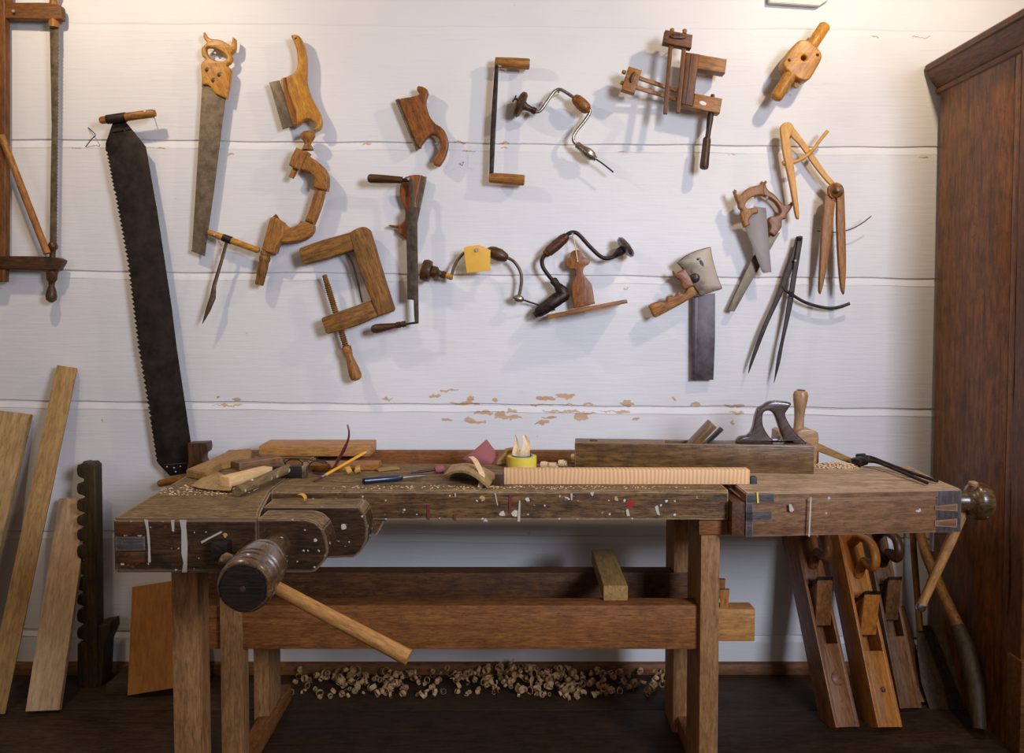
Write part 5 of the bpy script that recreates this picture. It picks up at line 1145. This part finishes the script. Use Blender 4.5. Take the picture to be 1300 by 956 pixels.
def big_plane():
    A = H(1034, 601.6, ZT + .0); r = thing('jointer_plane', 'long dark wooden jointer plane lying on the bench with closed tote', 'plane', A)
    y0 = A.y; xr = A.x; L = .675; hgt = .079; yaw = .09; wd = .076
    ux = Vector((-math.cos(yaw), math.sin(yaw), 0)); uy = Vector((math.sin(yaw), math.cos(yaw), 0)); up = Vector((0, 0, 1)); O = Vector((xr, y0, ZT + .001))
    P = lambda a, b_, c: O + ux * a + uy * b_ + up * c
    bm = B(); th0, th1 = .325, .415   # throat
    def bb(a0, a1, b0, b1, c0, c1, bev=.003): hull_box(bm, [P(a0, b0, c0), P(a1, b0, c0), P(a1, b1, c0), P(a0, b1, c0), P(a0, b0, c1), P(a1, b0, c1), P(a1, b1, c1), P(a0, b1, c1)], bev)
    bb(0, L, 0, .012, 0, hgt, .004); bb(0, L, wd - .012, wd, 0, hgt, .004); bb(.001, th0, .0085, wd - .0085, 0, hgt - .0003, .003); bb(th1, L - .001, .0085, wd - .0085, 0, hgt - .0003, .003); bb(th0 - .002, th1 + .002, .009, wd - .009, 0.001, .01, 0)
    fin('body', bm, 'plane', r, ux)
    # wedge and iron, leaning back to the tote
    def slab(a0, a1, c0, c1, t0, mt, nm, b0=.012, b1=None, bev=.003):
        b1 = b1 or wd - .012; d = (P(a1, 0, c1) - P(a0, 0, c0)).normalized(); n_ = up.cross(uy) ; n_ = d.cross(uy).normalized() * t0; bm = B()
        hull_box(bm, [P(a0, b0, c0), P(a1, b0, c1), P(a1, b1, c1), P(a0, b1, c0), P(a0, b0, c0) + n_, P(a1, b0, c1) + n_, P(a1, b1, c1) + n_, P(a0, b1, c0) + n_], bev); fin(nm, bm, mt, r, d)
    slab(.350, .268, .035, .125, .026, 'plane', 'wedge'); slab(.338, .250, .03, .118, .004, 'iron', 'iron', bev=.0008)
    # closed tote (handle)
    z = Zr; Yt = (P(.12, wd / 2, 0)).y - .014
    out = sm(z((824,318,1),(826,300),(850,284),(885,275),(905,240),(915,190),(930,150),(960,130),(985,115),(1030,112),(1080,118),(1090,130),(1070,160),(1062,180),(1080,220),(1110,262),(1140,292),(1168,318,1)))
    hole = sm(z((955,172),(982,160),(1008,176),(1024,215),(1040,262),(1050,292),(1036,308),(1005,303),(975,272),(953,225)))
    bm = B(); plate(bm, out, Yt, .028, [hole], bev=.008, bres=4); fin('tote', bm, 'tote', r, gd(*z((850,300),(1050,120))))
    bm = B(); q = P(.62, wd * .45, hgt - .001); lathe(bm, q, q + up * .004, [(0, .012), (.6, .012), (1, .009)], 16); fin('strike_button', bm, 'darkwood', r)
big_plane()
def small_plane():
    Y = -.40; z = Zr; r = thing('moulding_plane', 'light brown wooden tool with upright turned handle behind the big plane\'s tote', 'plane', W(1020, 590, Y))
    bm = B(); plate(bm, sm(z((1022,258,1),(1040,250),(1060,262),(1068,300,1),(1110,280),(1130,252),(1180,248),(1220,265,1),(1224,300),(1218,340,1),(1212,429,1),(1010,429,1))), Y, .06, bev=.006, bres=3); fin('body', bm, 'turned', r, (1, 0, 0))
    bm = B(); Lp(bm, z((1122,262))[0], z((1135,58))[0], Y + .03, [(0, 7.6), (.1, 6.4), (.35, 6), (.55, 7), (.75, 8.8), (.88, 9.4), (.96, 8), (1, 4)]); fin('handle', bm, 'turned', r)
    bm = B(); lathe(bm, W(*z((1135,70))[0], Y + .03) + Vector((0, 0, 0)), W(*z((1136,56))[0], Y + .03), [(0, .010), (1, .012)], 12); fin('ferrule', bm, 'bronze', r)
small_plane()
# pincers
def pincers():
    r = thing('pincers', 'long black iron pincers lying on the tail vice', 'pincers', Hs(1140, 606)); s = Zs; Pz = lambda p, dz: H(*s(p)[0], ZT) + Vector((0, 0, dz))
    for nm, pts in (('arm', [((655,112),.014),((700,118),.018),((740,125),.016),((840,158),.010),((948,195),.004)]), ('arm', [((650,98),.014),((700,108),.020),((760,122),.016),((880,160),.010),((992,187),.004)])):
        P = osm([Pz(p, dz + .004) for p, dz in pts], 5); n = len(P); bm = B(); tube(bm, P, [.009 - .0045 * min(1, i / (n * .5)) for i in range(n)], 10); fin(nm, bm, 'iron', r, P[-1] - P[0])
    bm = B(); beam(bm, Pz((636,112), .012), Pz((672,108), .018), .034, .022, (0, 0, 1), .004); fin('jaw', bm, 'iron', r)
    bm = B(); beam(bm, Pz((640,96), .016), Pz((680,100), .02), .022, .024, (0, 0, 1), .004); fin('jaw', bm, 'iron', r)
    bm = B(); q = Pz((692,112), .02); lathe(bm, q, q + Vector((0, -.004, .012)), [(0, .011), (.7, .011), (1, .006)], 14); fin('rivet', bm, 'iron', r)
pincers()
# sawdust heaps and floor shavings
def dust(name, label, cx, cy, rx, ry, n, seed, mat='shaving', zz=ZT, sz=.0028, hgt=.006):
    rnd = random.Random(seed); bm = B(); c = H(cx, cy, zz)
    for i in range(n):
        a = rnd.uniform(0, 6.28); q = rnd.random() ** .7; x = c.x + rx * q * math.cos(a); y = c.y + ry * q * math.sin(a); s_ = sz * rnd.uniform(.5, 1.5)
        zc = zz + s_ * .3 + hgt * (1 - q) * rnd.random()
        e = Matrix.Rotation(rnd.uniform(0, 3), 3, 'Z') @ Matrix.Rotation(rnd.uniform(-.5, .5), 3, 'X'); box(bm, (x, y, zc), (s_ * 2.4, s_ * 1.3, s_ * .5), e, 0)
    return tag(fin(name, bm, mat, None, (1, 0, 0)), label, 'sawdust', None, 'stuff')
dust('sawdust', 'small heap of pale sawdust on the tail vice beside the pincers', 1062, 592, .075, .04, 420, 5, hgt=.014)
dust('sawdust', 'sawdust crumbs scattered over the left end of the bench', 265, 622, .13, .07, 300, 6, sz=.0017, hgt=.001)
dust('sawdust', 'sawdust crumbs scattered along the front of the bench middle', 640, 619, .5, .025, 260, 8, sz=.0016, hgt=.001)
def floor_shavings():
    rnd = random.Random(11); bm = B()
    for i in range(380):
        px = rnd.choice([rnd.gauss(665, 60), rnd.uniform(360, 850), rnd.gauss(720, 80), rnd.gauss(480, 45)])
        y = -.04 - .16 * rnd.random() ** 1.6; x = X(min(max(px, 350), 860), y); lump = .022 + .034 * math.exp(-((px - 665) / 70) ** 2)
        r0 = rnd.uniform(.006, .015); z_ = r0 * .8 + rnd.random() * lump * max(0, 1 + (y + .04) / .2)
        curl(bm, (x, y, z_), r0, rnd.uniform(.005, .012), rnd.uniform(.5, 2.2), (rnd.uniform(-1, 1), rnd.uniform(-1, 1), rnd.uniform(-.5, .5)), rnd.uniform(.1, .6), .0006, rnd.uniform(0, 6), 9)
    tag(fin('floor_shavings', bm, 'shavingd', None, (1, 0, 0), 60), 'loose heap of curled wood shavings on the floor under the bench', 'shavings', None, 'stuff')
floor_shavings()

GROUPS = {'nail': 'nails in the wall', 'marking_gauge': 'marking gauges on the wall', 'grooving_saw': 'grooving saws on the wall', 'tenon_saw': 'small crossed saws on the wall',
          'board': 'boards', 'wood_shaving': 'wood shavings on the bench', 'bench_dog': 'bench dogs', 'offcut': 'wood offcuts on the bench'}
for o in COL.objects:
    b_ = o.name.split('.')[0]
    if o.parent is None and b_ in GROUPS and 'label' in o: o['group'] = GROUPS[b_]
    if o.parent is None and o.get('label', '').find('leaning under the tail vice') >= 0: o['group'] = 'planes leaning under the tail vice'
    if b_ == 'board' and 'clamped' in o.get('label', ''): del o['group']
    elif b_ == 'board' and o.parent is None: o['group'] = 'boards leaning on the wall at the left'

# small fittings belong to the part they sit on
SUB = {'ferrule': 'handle', 'handle_screw': 'handle', 'hinge_bolt': 'hinge_disc', 'lens': 'rim', 'arc_knob': 'arc_arm', 'strike_button': 'body', 'paint_mark': 'lower_jaw',
       'inlay_line': 'spine', 'pivot_bolt': 'head', 'eye_slot': 'head', 'hang_hole': 'handle', 'bore': 'body', 'upper_ferrule': 'upper_handle', 'dog_hole': 'top_slab', 'dovetail': 'tail_vice_end', 'end_cap': 'handle', 'face': 'head'}
lens_rims = {}
for o in list(COL.objects):
    k = o.name.split('.')[0]
    if o.parent is None or k not in SUB or o.parent.parent is not None: continue
    sib = [q for q in COL.objects if q.parent == o.parent and q.name.split('.')[0] == SUB[k] and q != o]
    if not sib: continue
    c = WMX[o.name].translation; q = min(sib, key=lambda x: (WMX[x.name].translation - c).length)
    o.parent = q; o.matrix_parent_inverse = WMX[q.name].inverted()
